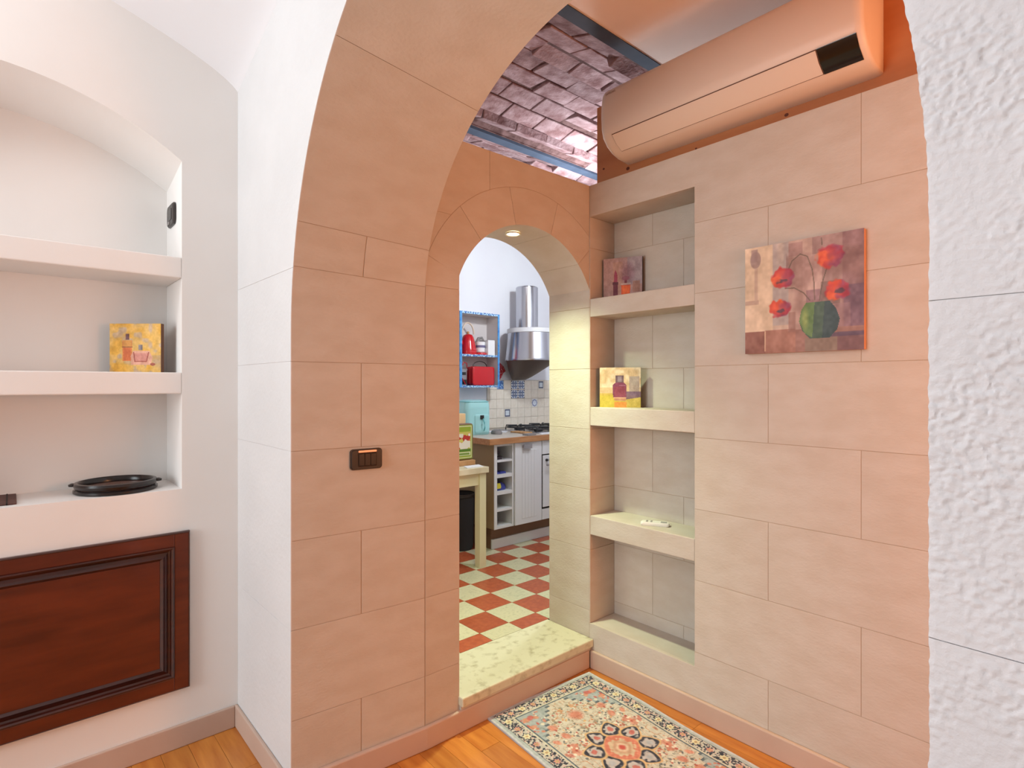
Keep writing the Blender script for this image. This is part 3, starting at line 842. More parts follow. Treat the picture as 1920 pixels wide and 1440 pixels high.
p3.poly([(.42, .16), (.80, .16), (.84, .30), (.78, .44), (.46, .44), (.41, .34)], (226, 166, 140)); p3.poly([(.49, .23), (.72, .23), (.76, .40), (.46, .40)], (214, 140, 124)); p3.line([(.47, .41), (.49, .23), (.72, .23), (.76, .41)], .014, (168, 78, 60)); p3.rect(.56, .64, .46, .57, (150, 136, 140)); p3.rect(.61, .64, .46, .57, (104, 92, 96)); p3.ell(.84, .17, .05, .03, (150, 60, 44), .9)
jig(p3, 30, 51)
lean('canvas_painting', (0.287, 2.700), (0.437, 2.567), 1.4445, .192, 'small yellow painting of two perfume bottles on the left wall shelf', p3, 'canvas_edge_brown', .02)

# ---- round black tray on the niche sill
tx, ty = 0.300, 2.622
t = thing('round_tray', (tx, ty, NZ0), 'black round tray with raised rim lying on the bottom niche ledge', 'tray')
obj('base_ring', MB().lathe([(.128, NZ0 + .0005), (.134, NZ0 + .004), (.134, NZ0 + .012), (.126, NZ0 + .017), (.118, NZ0 + .012), (.118, NZ0 + .0005)], tx, ty, 48, cap=False), 'tray_black', t, smooth=True)
rim = obj('rim', MB().lathe([(.120, NZ0 + .017), (.129, NZ0 + .020), (.133, NZ0 + .030), (.130, NZ0 + .038), (.120, NZ0 + .040), (.115, NZ0 + .034), (.114, NZ0 + .020), (.120, NZ0 + .017)], tx, ty, 48, cap=False), 'tray_black', t, smooth=True)
obj('glass_plate', MB().lathe([(.116, NZ0 + .014), (.116, NZ0 + .018)], tx, ty, 48), 'tray_glass', t)
for s in (-1, 1):
    a = math.radians(12); ex, ey = tx + s * .134 * math.cos(a), ty - s * .134 * math.sin(a)
    obj('lug', MB().lathe([(.004, NZ0 + .024), (.013, NZ0 + .026), (.014, NZ0 + .033), (.006, NZ0 + .037)], ex, ey, 14), 'tray_black', t, smooth=True)

# ---- bamboo mat
t = thing('bamboo_mat', (-.14, 2.64, NZ0), 'dark brown slatted bamboo mat lying on the bottom niche ledge', 'mat')
for k in range(9):
    y = 2.532 + k * .0245
    obj('slat', MB().box(-.30, .012, y, y + .0225, NZ0 + .001, NZ0 + .006), 'bamboo_brown', t, bevel=.0015, seg=1)
for x in (-.27, -.17, -.075, -.015):
    obj('thread', MB().box(x, x + .004, 2.530, 2.753, NZ0 + .0008, NZ0 + .0072), 'thread_black', t)

# ---- switch plate on the arch jamb (three keys under a copper strip)
def rrect(w, h, r, n=6):
    pts = []
    for cx, cy, a0 in ((w / 2 - r, h / 2 - r, 0), (-w / 2 + r, h / 2 - r, PI / 2), (-w / 2 + r, -h / 2 + r, PI), (w / 2 - r, -h / 2 + r, 1.5 * PI)):
        pts += [(cx + r * math.cos(a0 + PI / 2 * i / n), cy + r * math.sin(a0 + PI / 2 * i / n)) for i in range(n + 1)]
    return pts
t = thing('light_switch', (0.954, 1.872, 1.094), 'dark brown triple light switch on the orange arch jamb', 'switch')
def plate(m, w, h, r, y0, y1, cx=0, cz=0.037, ins=.0):
    q = rrect(w, h, r)
    return m.loft([[(0.954 + cx + x, 1.872 + y0, 1.094 + cz + z) for x, z in q], [(0.954 + cx + x * (1 - ins), 1.872 + y1, 1.094 + cz + z * (1 - ins)) for x, z in q]])
obj('cover_plate', plate(plate(MB(), .119, .074, .012, .000, -.006), .113, .068, .010, -.006, -.0105, ins=.03), 'black_plastic', t, smooth=True)
obj('recess', plate(MB(), .070, .050, .003, -.0102, -.0112, cx=.002, cz=.036), 'black_gloss', t)
obj('strip', plate(MB(), .068, .007, .002, -.010, -.0128, cx=.002, cz=.0655), 'chrome', t)
for k in range(3):
    obj('key', plate(MB(), .0205, .044, .002, -.011, -.0135, cx=-.020 + k * .022, cz=.036, ins=.06), 'dark_key', t)
t.rotation_euler = (0, 0, math.atan2(-.047, .495))

# ---- socket on the cheek of the left niche
t = thing('wall_socket', (NX1, 2.648, 2.043), 'small dark grey socket plate inside the cheek of the left wall niche', 'socket')
q = rrect(.130, .088, .022)
obj('cover_plate', MB().loft([[(NX1 - x, 2.648 + yy * s, 2.088 + zz * s) for yy, zz in q] for x, s in ((0, 1), (.006, 1), (.011, .9))]), 'black_plastic', t, smooth=True)
obj('insert', MB().box(NX1 - .0125, NX1 - .010, 2.620, 2.676, 2.066, 2.110), 'dark_key', t)
obj('insert', MB().box(NX1 - .0128, NX1 - .010, 2.656, 2.690, 2.052, 2.064), 'grey_soft', t)

# ---- air conditioner
AY0, AY1 = 0.600, 1.662
prof = [(2.2095, 2.742), (2.10, 2.742), (2.05, 2.739), (2.023, 2.728), (2.009, 2.705), (2.002, 2.660), (2.0, 2.610), (2.004, 2.555), (2.015, 2.518), (2.045, 2.486), (2.085, 2.464), (2.13, 2.452), (2.2095, 2.446)]
t = thing('air_conditioner', (2.2095, (AY0 + AY1) / 2, 2.446), 'long white wall air conditioner above the stone ledge with black display', 'air conditioner')
rings = []
for y, s in ((AY0, .90), (AY0 + .004, .955), (AY0 + .012, .985), (AY0 + .03, 1.0), (AY1 - .03, 1.0), (AY1 - .012, .985), (AY1 - .004, .955), (AY1, .90)):
    rings.append([(2.2095 - (2.2095 - x) * s, y, 2.60 + (z - 2.60) * (.5 + .5 * s)) for x, z in prof])
obj('housing', MB().loft(rings), 'ac_white', t, smooth=True)
def strip(m, ya, yb, a, b, lift, th):
    """band of the front between two heights along the profile"""
    pts = [(2.0142, 2.5198), (2.0155, 2.5165), (2.045, 2.486), (2.085, 2.464), (2.0884, 2.4628)]
    pts = pts[a:b]
    nrm = [(-.85, -.5), (-.85, -.5), (-.60, -.80), (-.42, -.91), (-.40, -.92)][a:b]
    o_ = [(x + n[0] * lift, z + n[1] * lift) for (x, z), n in zip(pts, nrm)]
    i_ = [(x - n[0] * th, z - n[1] * th) for (x, z), n in zip(pts, nrm)]
    q = o_ + i_[::-1]
    return m.loft([[(x, ya, z) for x, z in q], [(x, yb, z) for x, z in q]])
obj('flap_gap', strip(MB(), 0.742, 1.602, 0, 5, .0006, .004), 'ac_gap', t)
obj('flap', strip(MB(), 0.745, 1.600, 1, 4, .0022, .004), 'ac_white', t, smooth=True)
obj('display', strip(MB(), 0.622, 0.741, 0, 5, .0020, .004), 'black_gloss', t, smooth=True)
fc = bpy.data.curves.new('logo', 'FONT'); fc.body = 'SAMSUNG'; fc.size = .0125; fc.extrude = .0003
fo = bpy.data.objects.new('logo', fc); C.objects.link(fo)
bpy.context.view_layer.update()
me = bpy.data.meshes.new_from_object(fo.evaluated_get(bpy.context.evaluated_depsgraph_get()))
bpy.data.objects.remove(fo)
lo = link('logo', me, 'logo_grey', t)
lo.matrix_local = Matrix.Translation((2.0065 - 2.2095, 1.632 - (AY0 + AY1) / 2, 2.700 - 2.446)) @ Matrix(((0, -.12, -1, 0), (-1, 0, 0, 0), (0, 1, -.12, 0), (0, 0, 0, 1)))

# ---- recessed spot in the soffit of the kitchen doorway
t = thing('ceiling_spot', (1.762, 1.985, 2.094), 'round lit spotlight set into the top of the small kitchen archway', 'lamp')
obj('trim_ring', MB().lathe([(.036, 2.100), (.037, 2.104), (.034, 2.1085), (.029, 2.1085), (.029, 2.102), (.036, 2.100)], 1.762, 1.985, 28, cap=False), 'lamp_trim', t, smooth=True)
obj('lens', MB().lathe([(.0005, 2.1035), (.020, 2.1035), (.030, 2.105), (.030, 2.1075)], 1.762, 1.985, 28), 'lamp_lens', t, smooth=True)
light('doorway_spot_light', 'SPOT', (1.762, 1.985, 2.098), 100, (0.84, 1.0, 0.64), 0.03, aim=(1.762, 1.955, 0), spot=112, blend=1.0)

# ---- remote control
t = thing('remote_control', (2.222, 1.515, 0.748), 'white remote control lying on the third stone niche shelf', 'remote control')
q = rrect(.13, .042, .012)
obj('shell', MB().loft([[(2.222 + x * s, 1.515 + y * s, .748 + z) for x, y in q] for z, s in ((.0005, .94), (.004, 1), (.013, 1), (.017, .92))]), 'remote_white', t, smooth=True)
obj('screen', MB().box(2.247, 2.275, 1.502, 1.528, .763, .7655), 'remote_grey', t)
for a in range(2):
    for b in range(2): obj('button', MB().lathe([(.005, .763), (.005, .7668)], 2.185 + a * .02, 1.507 + b * .016, 10), 'remote_grey', t)
t.rotation_euler = (0, 0, math.radians(-62))

# ---- rug
RW, RL = 0.612, 0.97
NXR, NYR = 306, 486
p = Paint(NXR, NYR)
X = p.u * RW; Q = (1 - p.v) * RL                         # metres from the left edge and from the door end
rs = random.Random(5)
p.c[:] = (206, 202, 190)
ex = np.minimum(np.minimum(X, RW - X), np.minimum(Q, RL - Q))
nzr = vnoise(p.u, p.v, 60, 96, 4)
sx = np.abs(X - RW / 2); sq = np.abs(Q - RL / 2)
# field: cream centre, grey-blue stepped corners
stp = np.floor(sx / .022) * .022; 
corner = (stp * 1.15 + sq) > .435
corner2 = (stp * 1.15 + sq) > .424
p.c[:] = (204, 196, 184)
p.fill(corner2, (96, 106, 116)); p.fill(corner, (166, 174, 178))
# scattered vines and flowers, four-fold symmetric
def spots(n, x0, x1, q0, q1, r0, r1, cols, seed, cond=None, a=.9):
    r_ = random.Random(seed)
    for _ in range(n):
        cx = r_.uniform(x0, x1); cq = r_.uniform(q0, q1); r = r_.uniform(r0, r1); e = r_.uniform(.5, 1.0); rot = r_.uniform(0, PI); col = r_.choice(cols)
        if cond and not cond(cx, cq): continue
        dx = sx - cx; dy = sq - cq; c, s_ = math.cos(rot), math.sin(rot)
        d = np.sqrt(((dx * c + dy * s_) / r) ** 2 + ((-dx * s_ + dy * c) / (r * e)) ** 2)
        p.fill((1.25 - d) * 2, col, a)
infield = lambda x, q: x * 1.15 + q < .41
spots(260, 0, .20, 0, .38, .003, .007, [(120, 120, 116), (96, 98, 104), (150, 140, 120), (196, 140, 108), (190, 104, 90), (128, 130, 122), (214, 170, 120)], 11, infield)
vn = vnoise(np.abs(p.u - .5) * 2, np.abs(p.v - .5) * 2, 17, 27, 33); vn2 = vnoise(np.abs(p.u - .5) * 2, np.abs(p.v - .5) * 2, 12, 20, 35)
fld = ~corner2
p.fill(fld & (np.abs(vn - .5) < .03), (150, 140, 124), .8); p.fill(fld & (np.abs(vn2 - .45) < .022), (196, 146, 112), .8)
p.fill(corner & (np.abs(vn2 - .5) < .03), (120, 130, 138), .8)
spots(12, .08, .20, .05, .36, .016, .024, [(206, 128, 110), (214, 142, 122), (196, 112, 100)], 12, infield, .75)
spots(40, .05, .20, .05, .36, .004, .008, [(176, 84, 76), (232, 222, 206)], 13, infield)
spots(70, .06, .21, .22, .385, .004, .010, [(206, 132, 112), (150, 160, 160), (222, 214, 196), (190, 92, 84)], 14, lambda x, q: x * 1.15 + q > .45)
spots(5, .12, .20, .30, .37, .014, .022, [(212, 140, 112), (196, 96, 92)], 15, lambda x, q: x * 1.15 + q > .50, .8)
p.ell(.5, .5 + .27, .05, .03, (206, 120, 100), .8, .4); p.ell(.5, .5 - .27, .05, .03, (206, 120, 100), .8, .4)
# medallion with dark palmettes
th = np.arctan2(Q - RL / 2, X - RW / 2); rr = np.hypot((X - RW / 2), (Q - RL / 2) * .92)
def lobe(ang, dist, rl, rw):
    cx, cq = RW / 2 + dist * math.cos(ang), RL / 2 + dist * math.sin(ang)
    dx, dy = X - cx, Q - cq; a_ = dx * math.cos(ang) + dy * math.sin(ang); b_ = -dx * math.sin(ang) + dy * math.cos(ang)
    d = np.sqrt((a_ / rl) ** 2 + (b_ / (rw * (1.05 - .45 * a_ / rl))) ** 2)
    p.fill((1.22 - d) * 8, (214, 176, 132)); p.fill((1.0 - d) * 8, (58, 60, 74)); p.fill((.72 - d) * 6 + (nzr - .5) * 2.4, (190, 180, 180)); p.fill((.36 - d) * 8 + (nzr - .5) * 2, rs.choice([(190, 110, 104), (176, 176, 184)]))
for k in range(8):
    lobe(PI / 8 + k * PI / 4, .108 if k % 2 else .116, .043, .036)
dia = (np.abs(X - RW / 2) ** 1.5 / .078 ** 1.5 + np.abs(Q - RL / 2) ** 1.5 / .082 ** 1.5)
p.fill((1.06 - dia) * 9, (214, 170, 128)); p.fill((1 - dia) * 8, (210, 128, 108)); p.fill((.62 - dia) * 8 + (nzr - .5) * 3, (204, 178, 152)); p.fill((.40 - dia) * 9, (196, 154, 130)); p.fill((.24 - dia) * 9, (216, 190, 166)); p.fill((.12 - dia) * 12, (196, 88, 80))
# main border
bd = (ex < .094)
p.fill(bd, (186, 190, 186)); p.fill((ex > .088) & (ex < .093), (96, 106, 116)); p.fill((ex > .080) & (ex < .086), (206, 198, 180))
inb = (ex > .024) & (ex < .080)
p.fill(inb, (196, 192, 184))
n3 = vnoise(p.u, p.v, 102, 162, 9); n4 = vnoise(p.u, p.v, 80, 128, 19)
p.fill(inb & (n3 > .52), (60, 64, 78)); p.fill(inb & (n4 > .72), (206, 180, 172))
along = np.where(np.minimum(X, RW - X) < np.minimum(Q, RL - Q), np.abs(Q - RL / 2), np.abs(X - RW / 2))
ph = (along / .060) % 1 - .5
rd = np.hypot(ph * .060, ex - .052)
ros = np.floor(along / .060).astype(int) % 2
wob = .0155 + .003 * np.cos(6 * np.arctan2(ex - .052, ph * .06))
p.fill(inb & (rd < wob + .005) & (n3 > .35), (70, 76, 90)); p.fill(inb & (rd < wob) & (ros == 0), (218, 210, 178)); p.fill(inb & (rd < wob * .8) & (ros == 1), (206, 150, 140)); p.fill(inb & (rd < .006), (190, 160, 120))
p.fill((ex > .0215) & (ex < .0245), (92, 102, 114)); p.fill((ex > .010) & (ex < .0215), (176, 184, 186)); p.fill(ex <= .010, (196, 198, 204))
p.c += ((nzr - .5) * 22)[..., None]
t = thing('area_rug', (2.098, 1.803, 0), 'faded oriental rug with dark border and salmon medallion on the parquet', 'rug')
def wave(u, v):
    return .0072 + .0012 * np.sin(v * 9 + u * 3)
def rugf(u, v): return (-RW + u * RW + .004 * np.sin(v * 11) * u, -RL + v * RL + 0 * u, wave(u, v))
p.mesh('pile', rugf, 'rug_paint', t)
edge = [(-RW, 0), (0, 0), (0, -RL), (-RW, -RL)]
N_ = 40; per = []
for i in range(N_): per.append((i / N_, 1.0))
for i in range(N_): per.append((1.0, 1 - i / N_))
for i in range(N_): per.append((1 - i / N_, 0.0))
for i in range(N_): per.append((0.0, i / N_))
ox, oy = 2.098, 1.803
rt = [rugf(np.array(u), np.array(v)) for u, v in per]
obj('backing', MB().loft([[(ox + float(q[0]), oy + float(q[1]), .0006) for q in rt], [(ox + float(q[0]), oy + float(q[1]), float(q[2]) - .0002) for q in rt]], cap=False), 'rug_side', t)
t.rotation_euler = (0, 0, math.radians(-4.5))

# ================================================================ the kitchen beyond the doorway
# ---- base units
CY, CZ0, CZ1 = 3.250, 0.310, 0.948
t = thing('rack_cabinet', (2.79, CY, CZ0), 'narrow white open shelf unit at the end of the kitchen worktop', 'cabinet')
obj('side_panel', MB().box(2.695, 2.722, CY, KY - .02, CZ0, CZ1), 'cabinet_cream', t, bevel=.001)
obj('face_stile', MB().box(2.695, 2.723, CY - .004, CY, CZ0, CZ1), 'cabinet_white', t)
obj('side_panel', MB().box(2.874, 2.889, CY - .004, KY - .02, CZ0, CZ1), 'cabinet_white', t)
obj('back_panel', MB().box(2.722, 2.874, CY + .22, CY + .235, CZ0, CZ1), 'cabinet_white', t)
for z0, z1 in ((.310, .328), (.440, .457), (.565, .590), (.693, .718), (.811, .827), (.930, .948)):
    obj('shelf', MB().box(2.722, 2.874, CY - .002, CY + .22, z0, z1), 'cabinet_white', t)
t = thing('base_cabinet', (3.035, CY, CZ0), 'white kitchen base cabinet with tall grooved door left of the oven', 'cabinet')
obj('carcass', MB().box(2.892, 3.178, CY + .002, KY - .02, CZ0, CZ1), 'cabinet_white', t)
d = obj('door', MB().box(2.893, 3.177, CY - .018, CY, CZ0 + .002, CZ1 - .002), 'cabinet_white', t, bevel=.002)
for k in range(5):
    obj('groove_board', MB().box(2.963 + k * .0325, 2.963 + k * .0325 + .0305, CY - .0205, CY - .017, .355, .885), 'cabinet_white', d, bevel=.0015, seg=1)
obj('handle', MB().box(2.964, 3.052, CY - .040, CY - .034, .898, .932).box(2.964, 2.972, CY - .036, CY - .017, .905, .925).box(3.044, 3.052, CY - .036, CY - .017, .905, .925), 'grey_metal', d)
t = thing('oven', (3.48, CY, CZ0), 'white built-in oven with black edge trim and knobs under the hob', 'oven')
obj('housing', MB().box(3.182, 3.78, CY + .002, KY - .02, CZ0, CZ1), 'cabinet_white', t)
obj('control_panel', MB().box(3.186, 3.776, CY - .016, CY + .002, .836, .946), 'cabinet_white', t, bevel=.002)
obj('frame', MB().box(3.182, 3.778, CY - .012, CY + .002, .398, .834), 'black_gloss', t)
d = obj('door', MB().box(3.189, 3.772, CY - .020, CY - .012, .412, .826), 'cabinet_white', t, bevel=.002)
obj('handle', MB().tube([(3.205, CY - .05, .752), (3.755, CY - .05, .752)], .008), 'grey_metal', d)
for k in range(5):
    x = 3.227 + k * .042
    obj('knob', MB().loft([[(x + .011 * math.cos(2 * PI * j / 14), y, .788 + .011 * math.sin(2 * PI * j / 14)) for j in range(14)] for y in (CY - .034, CY - .019)]), 'black_plastic', t)
obj('lower_panel', MB().box(3.186, 3.776, CY - .014, CY + .002, CZ0 + .002, .396), 'cabinet_white', t)
t = thing('plinth', (3.2, 3.32, KZ), 'white plinth board with brown kick board under the kitchen units', 'plinth')
obj('kick_board', MB().box(2.735, 4.38, 3.334, KY - .03, KZ, .309), 'plinth_brown', t)
obj('plinth_board', MB().box(2.735, 4.38, 3.320, 3.333, KZ + .001, .214), 'cabinet_white', t)
t = thing('base_cabinet', (4.05, CY, CZ0), 'white kitchen base cabinet right of the oven, behind the door jamb', 'cabinet')
obj('carcass', MB().box(3.785, 4.39, CY + .002, KY - .02, CZ0, CZ1), 'cabinet_white', t)
obj('door', MB().box(3.788, 4.388, CY - .018, CY, CZ0 + .002, CZ1 - .002), 'cabinet_white', t, bevel=.002)
# ---- worktop
CT = 0.993
t = thing('worktop', (3.5, 3.22, CZ1), 'kitchen worktop with brown wooden front edge', 'worktop')
obj('slab', MB().box(2.634, 4.395, 3.225, KY - .013, CZ1 + .001, CT), 'worktop_top', t)
obj('front_edge', MB().box(2.630, 4.395, 3.210, 3.2249, CZ1 + .001, CT + .0005), 'worktop_wood', t, bevel=.002)
obj('side_edge', MB().box(2.622, 2.6339, 3.210, KY - .013, CZ1 + .001, CT + .0005), 'worktop_wood', t, bevel=.002)
# ---- items in the rack
tag(obj('magazine_pile', MB().box(2.727, 2.79, CY + .02, CY + .2, .828, .840).box(2.726, 2.80, CY + .03, CY + .2, .8401, .848).tube([(2.735, CY + .03, .862), (2.76, CY + .04, .885), (2.79, CY + .06, .868)], .012), 'dark_pack'), 'dark pile of folded papers in the top compartment of the rack', 'papers')
tag(obj('packet', MB().loft([[(2.762 + a, CY + .075 + b, z) for a, b in rrect(.03 * 2, .10, .012)] for z in (.719, .724, .728)]).box(2.775, 2.83, CY + .02, CY + .09, .719, .732), 'blue_pack'), 'flat blue packet in the second compartment of the rack', 'packet')
t = thing('snack_bag', (2.80, CY + .08, .59), 'blue and yellow snack bag in the third compartment of the rack', 'bag')
obj('bag_body', MB().loft([[(2.795 + x * s, CY + .07 + y * s, .5905 + z) for x, y in rrect(.12, .08, .03)] for z, s in ((0, .9), (.015, 1), (.04, .85), (.055, .5))]), 'blue_pack', t, smooth=True)
obj('bag_print', MB().loft([[(2.765 + x * s, CY + .035 + y * s, .607 + z) for x, y in rrect(.05, .03, .012)] for z, s in ((0, .9), (.015, 1), (.04, .7))]), 'yellow_pack', t, smooth=True)

# ---- gas hob
HX0, HX1, HY0, HY1 = 3.22, 3.78, 3.33, 3.82
t = thing('gas_hob', (3.5, 3.58, CT), 'black gas hob with cast iron pan supports on the worktop', 'hob')
obj('tray', MB().box(HX0, HX1, HY0, HY1, CT + .001, CT + .008), 'steel', t, bevel=.003)
for bx, by, r in ((3.36, 3.70, .045), (3.64, 3.70, .05), (3.36, 3.46, .04), (3.64, 3.46, .045)):
    obj('burner', MB().lathe([(r, CT + .008), (r, CT + .018), (r * .7, CT + .020), (r * .7, CT + .028), (r * .1, CT + .030)], bx, by, 20), 'cast_iron', t, smooth=True)
for gx in (3.36, 3.64):
    for gy_ in (3.46, 3.70):
        g = MB()
        for a in range(4):
            an = a * PI / 2 + PI / 4
            g.tube([(gx + .02 * math.cos(an), gy_ + .02 * math.sin(an), CT + .044), (gx + .125 * math.cos(an), gy_ + .105 * math.sin(an), CT + .044), (gx + .13 * math.cos(an), gy_ + .11 * math.sin(an), CT + .009)], .006, 6)
        g.tube([(gx + .115 * math.cos(a), gy_ + .10 * math.sin(a), CT + .030) for a in [2 * PI * i / 20 for i in range(21)]], .006, 6)
        obj('pan_support', g, 'cast_iron', t)
for k in range(4):
    obj('knob', MB().lathe([(.016, CT + .008), (.015, CT + .026), (.010, CT + .028)], 3.40 + k * .07, 3.352, 14), 'cast_iron', t)
# ---- papers and small things on the worktop
tag(obj('paper_sheet', MB().prism([(2.98, 3.70), (3.10, 3.58), (3.19, 3.66), (3.07, 3.79)], lambda u, v: (u, v, CT + .0008), lambda u, v: (u, v, CT + .003 + .010 * (u - 2.98))), 'paper'), 'loose white paper lying on the worktop left of the hob', 'paper')
tag(obj('paper_sheet', MB().prism([(3.20, 3.255), (3.45, 3.255), (3.47, 3.325), (3.24, 3.325)], lambda u, v: (u, v, CT + .001), lambda u, v: (u, v, CT + .004)), 'paper'), 'white sheet on the worktop along the front of the hob', 'paper')
tag(obj('computer_mouse', MB().loft([[(2.955 + x * s, 3.53 + y * s, CT + z) for x, y in rrect(.075, .10, .035)] for z, s in ((.0008, .95), (.012, 1), (.028, .85), (.036, .45))]), 'grey_soft', smooth=True), 'rounded grey object like a mouse on the worktop corner', 'mouse')
tag(obj('notebook', MB().box(3.03, 3.12, 3.235, 3.30, CT + .0008, CT + .014), 'grey_soft', bevel=.002), 'small grey notebook at the front edge of the worktop', 'notebook')
tag(obj('wooden_board', MB().box(3.13, 3.215, 3.38, 3.56, CT + .0008, CT + .012), 'board_wood', bevel=.003), 'small wooden board on the worktop beside the hob', 'board')
# ---- air fryer
ax, ay = 2.815, 3.655
t = thing('air_fryer', (ax, ay, CT), 'mint green air fryer with black handle on the worktop', 'air fryer')
q = rrect(.225, .20, .045, 8)
obj('housing', MB().loft([[(ax + x * s, ay + y * s, CT + z) for x, y in q] for z, s in ((.001, .94), (.008, .98), (.05, 1), (.20, .99), (.245, .97), (.268, .90), (.278, .70))]), 'mint', t, smooth=True)
obj('lid_band', MB().loft([[(ax + x * s, ay + y * s, CT + z) for x, y in q] for z, s in ((.262, .955), (.264, .965), (.2665, .955))]), 'mint_dark', t, smooth=True)
obj('drawer_front', MB().loft([[(ax + .03 + x * s, ay - .100 - dy, CT + .09 + z * s) for x, z in rrect(.125, .15, .02)] for dy, s in ((-.004, 1), (.004, 1), (.007, .93))]), 'mint', t, smooth=True)
obj('handle_clip', MB().box(ax + .012, ax + .042, ay - .118, ay - .106, CT + .125, CT + .158), 'black_plastic', t, bevel=.003)
obj('handle', MB().tube([(ax + .034, ay - .116, CT + .13), (ax + .036, ay - .135, CT + .10), (ax + .040, ay - .135, CT + .06), (ax + .044, ay - .112, CT + .035)], .005), 'mint_dark', t)
t.rotation_euler = (0, 0, math.radians(-14))

# ---- extractor hood
hx, hy = 3.470, 3.660
t = thing('extractor_hood', (hx, hy, 1.60), 'round stainless steel extractor hood with cylindrical flue and dark tapering cone above the hob', 'hood')
obj('canopy', MB().lathe([(.225, 1.604), (.236, 1.604), (.238, 1.612), (.236, 1.622), (.213, 1.846)], hx, hy, 64, cap=False), 'steel', t, smooth=True)
obj('top_ring', MB().lathe([(.213, 1.846), (.219, 1.850), (.219, 1.884), (.205, 1.888), (.09, 1.890)], hx, hy, 64), 'cabinet_white', t, smooth=True)
obj('underside', MB().loft([[(cx + r * math.cos(2 * PI * j / 40), cy + r * math.sin(2 * PI * j / 40), z) for j in range(40)] for cx, cy, r, z in ((3.460, 3.818, .062, 1.438), (3.462, 3.790, .092, 1.462), (3.464, 3.755, .128, 1.498), (3.467, 3.708, .178, 1.552), (hx, hy, .226, 1.606))]), 'steel_dark', t, smooth=True)  # dark cone narrowing down from the canopy rim towards the wall
obj('flue', MB().lathe([(.100, 1.890), (.100, 2.262), (.094, 2.268)], hx, hy + .06, 40), 'steel', t, smooth=True)

# ---- oven mitt hanging beside the shelf
t = thing('oven_mitt', (3.285, KY - .03, 1.42), 'red patterned oven mitt hanging on the wall behind the blue shelf', 'oven mitt')
mit = [(3.235, 1.60), (3.262, 1.61), (3.330, 1.555), (3.352, 1.515), (3.325, 1.500), (3.300, 1.46), (3.275, 1.425), (3.245, 1.43), (3.232, 1.50)]
obj('quilted_body', MB().loft([[(x, KY - .030, z) for x, z in mit], [(x, KY - .012, z) for x, z in mit]]), 'red_cloth', t, bevel=.006)
obj('loop', MB().tube([(3.245, KY - .016, 1.60), (3.24, KY - .018, 1.63), (3.25, KY - .016, 1.605)], .003, 6), 'red_cloth', t)
obj('cuff', MB().box(3.231, 3.266, KY - .033, KY - .0125, 1.585, 1.613), 'dark_pack', t, bevel=.003)

# ---- blue wall shelf with the things on it
SX0, SX1, SZ0, SZ1, SY0 = 2.740, 3.160, 1.372, 2.000, 3.735
t = thing('wall_shelf', (2.95, KY, SZ0), 'blue mosaic-edged open box shelf hanging on the kitchen wall', 'shelf')
obj('side_panel', MB().box(SX0, SX0 + .020, SY0, KY - .001, SZ0, SZ1), 'blue_paint', t, bevel=.001)
obj('side_panel', MB().box(SX1 - .016, SX1, SY0 + .004, KY - .001, SZ0, SZ1), 'shelf_inside', t)
obj('front_edge', MB().box(SX1 - .018, SX1 + .001, SY0, SY0 + .004, SZ0, SZ1), 'blue_paint', t)
obj('top_panel', MB().box(SX0 + .020, SX1 - .016, SY0 + .003, KY - .001, SZ1 - .016, SZ1), 'shelf_inside', t)
obj('top_edge', MB().box(SX0 + .020, SX1 - .018, SY0, SY0 + .003, SZ1 - .018, SZ1 + .001), 'blue_mosaic', t)
obj('bottom_panel', MB().box(SX0 + .020, SX1 - .016, SY0 + .003, KY - .001, SZ0, SZ0 + .015), 'blue_paint', t)
obj('bottom_edge', MB().box(SX0 + .020, SX1 - .018, SY0, SY0 + .003, SZ0 - .001, SZ0 + .016), 'blue_mosaic', t)
obj('middle_shelf', MB().box(SX0 + .020, SX1 - .016, SY0 + .003, KY - .008, 1.630, 1.645), 'shelf_inside', t)
obj('shelf_edge', MB().box(SX0 + .020, SX1 - .018, SY0, SY0 + .003, 1.629, 1.647), 'blue_mosaic', t)
obj('back_panel', MB().box(SX0 + .020, SX1 - .016, KY - .008, KY - .001, SZ0 + .015, 1.630).box(SX0 + .020, SX1 - .016, KY - .008, KY - .001, 1.645, SZ1 - .016), 'shelf_inside', t)
kx, ky_, kz = 2.872, 3.805, 1.645
t = thing('kettle', (kx, ky_, kz), 'red enamel kettle with arched wooden handle on the blue shelf', 'kettle')
obj('body', MB().lathe([(.072, kz + .0005), (.074, kz + .012), (.074, kz + .035), (.070, kz + .05), (.058, kz + .11), (.046, kz + .150), (.034, kz + .168), (.012, kz + .175)], kx, ky_, 32), 'red_enamel', t, smooth=True)
obj('base_band', MB().lathe([(.0745, kz + .033), (.0765, kz + .036), (.0745, kz + .039)], kx, ky_, 32, cap=False), 'red_enamel', t, smooth=True)
obj('knob', MB().lathe([(.006, kz + .172), (.011, kz + .182), (.012, kz + .192), (.005, kz + .198)], kx, ky_, 16), 'board_wood', t, smooth=True)
obj('handle', MB().tube([(kx + .062 * math.cos(a), ky_, kz + .175 + .095 * math.sin(a)) for a in [PI * i / 16 for i in range(17)]], .007), 'paper_beige', t, smooth=True)
obj('spout', MB().tube([(kx - .05, ky_, kz + .08), (kx - .075, ky_, kz + .12), (kx - .09, ky_, kz + .14)], [.016, .011, .009]), 'red_enamel', t, smooth=True)
mx, my = 3.005, 3.81
t = thing('mug', (mx, my, kz), 'white mug holding a crumpled grey cloth on the blue shelf', 'mug')
obj('cup', MB().lathe([(.034, kz + .022), (.042, kz + .030), (.044, kz + .115), (.040, kz + .115), (.038, kz + .035)], mx, my, 28, cap=True), 'white_china', t, smooth=True)
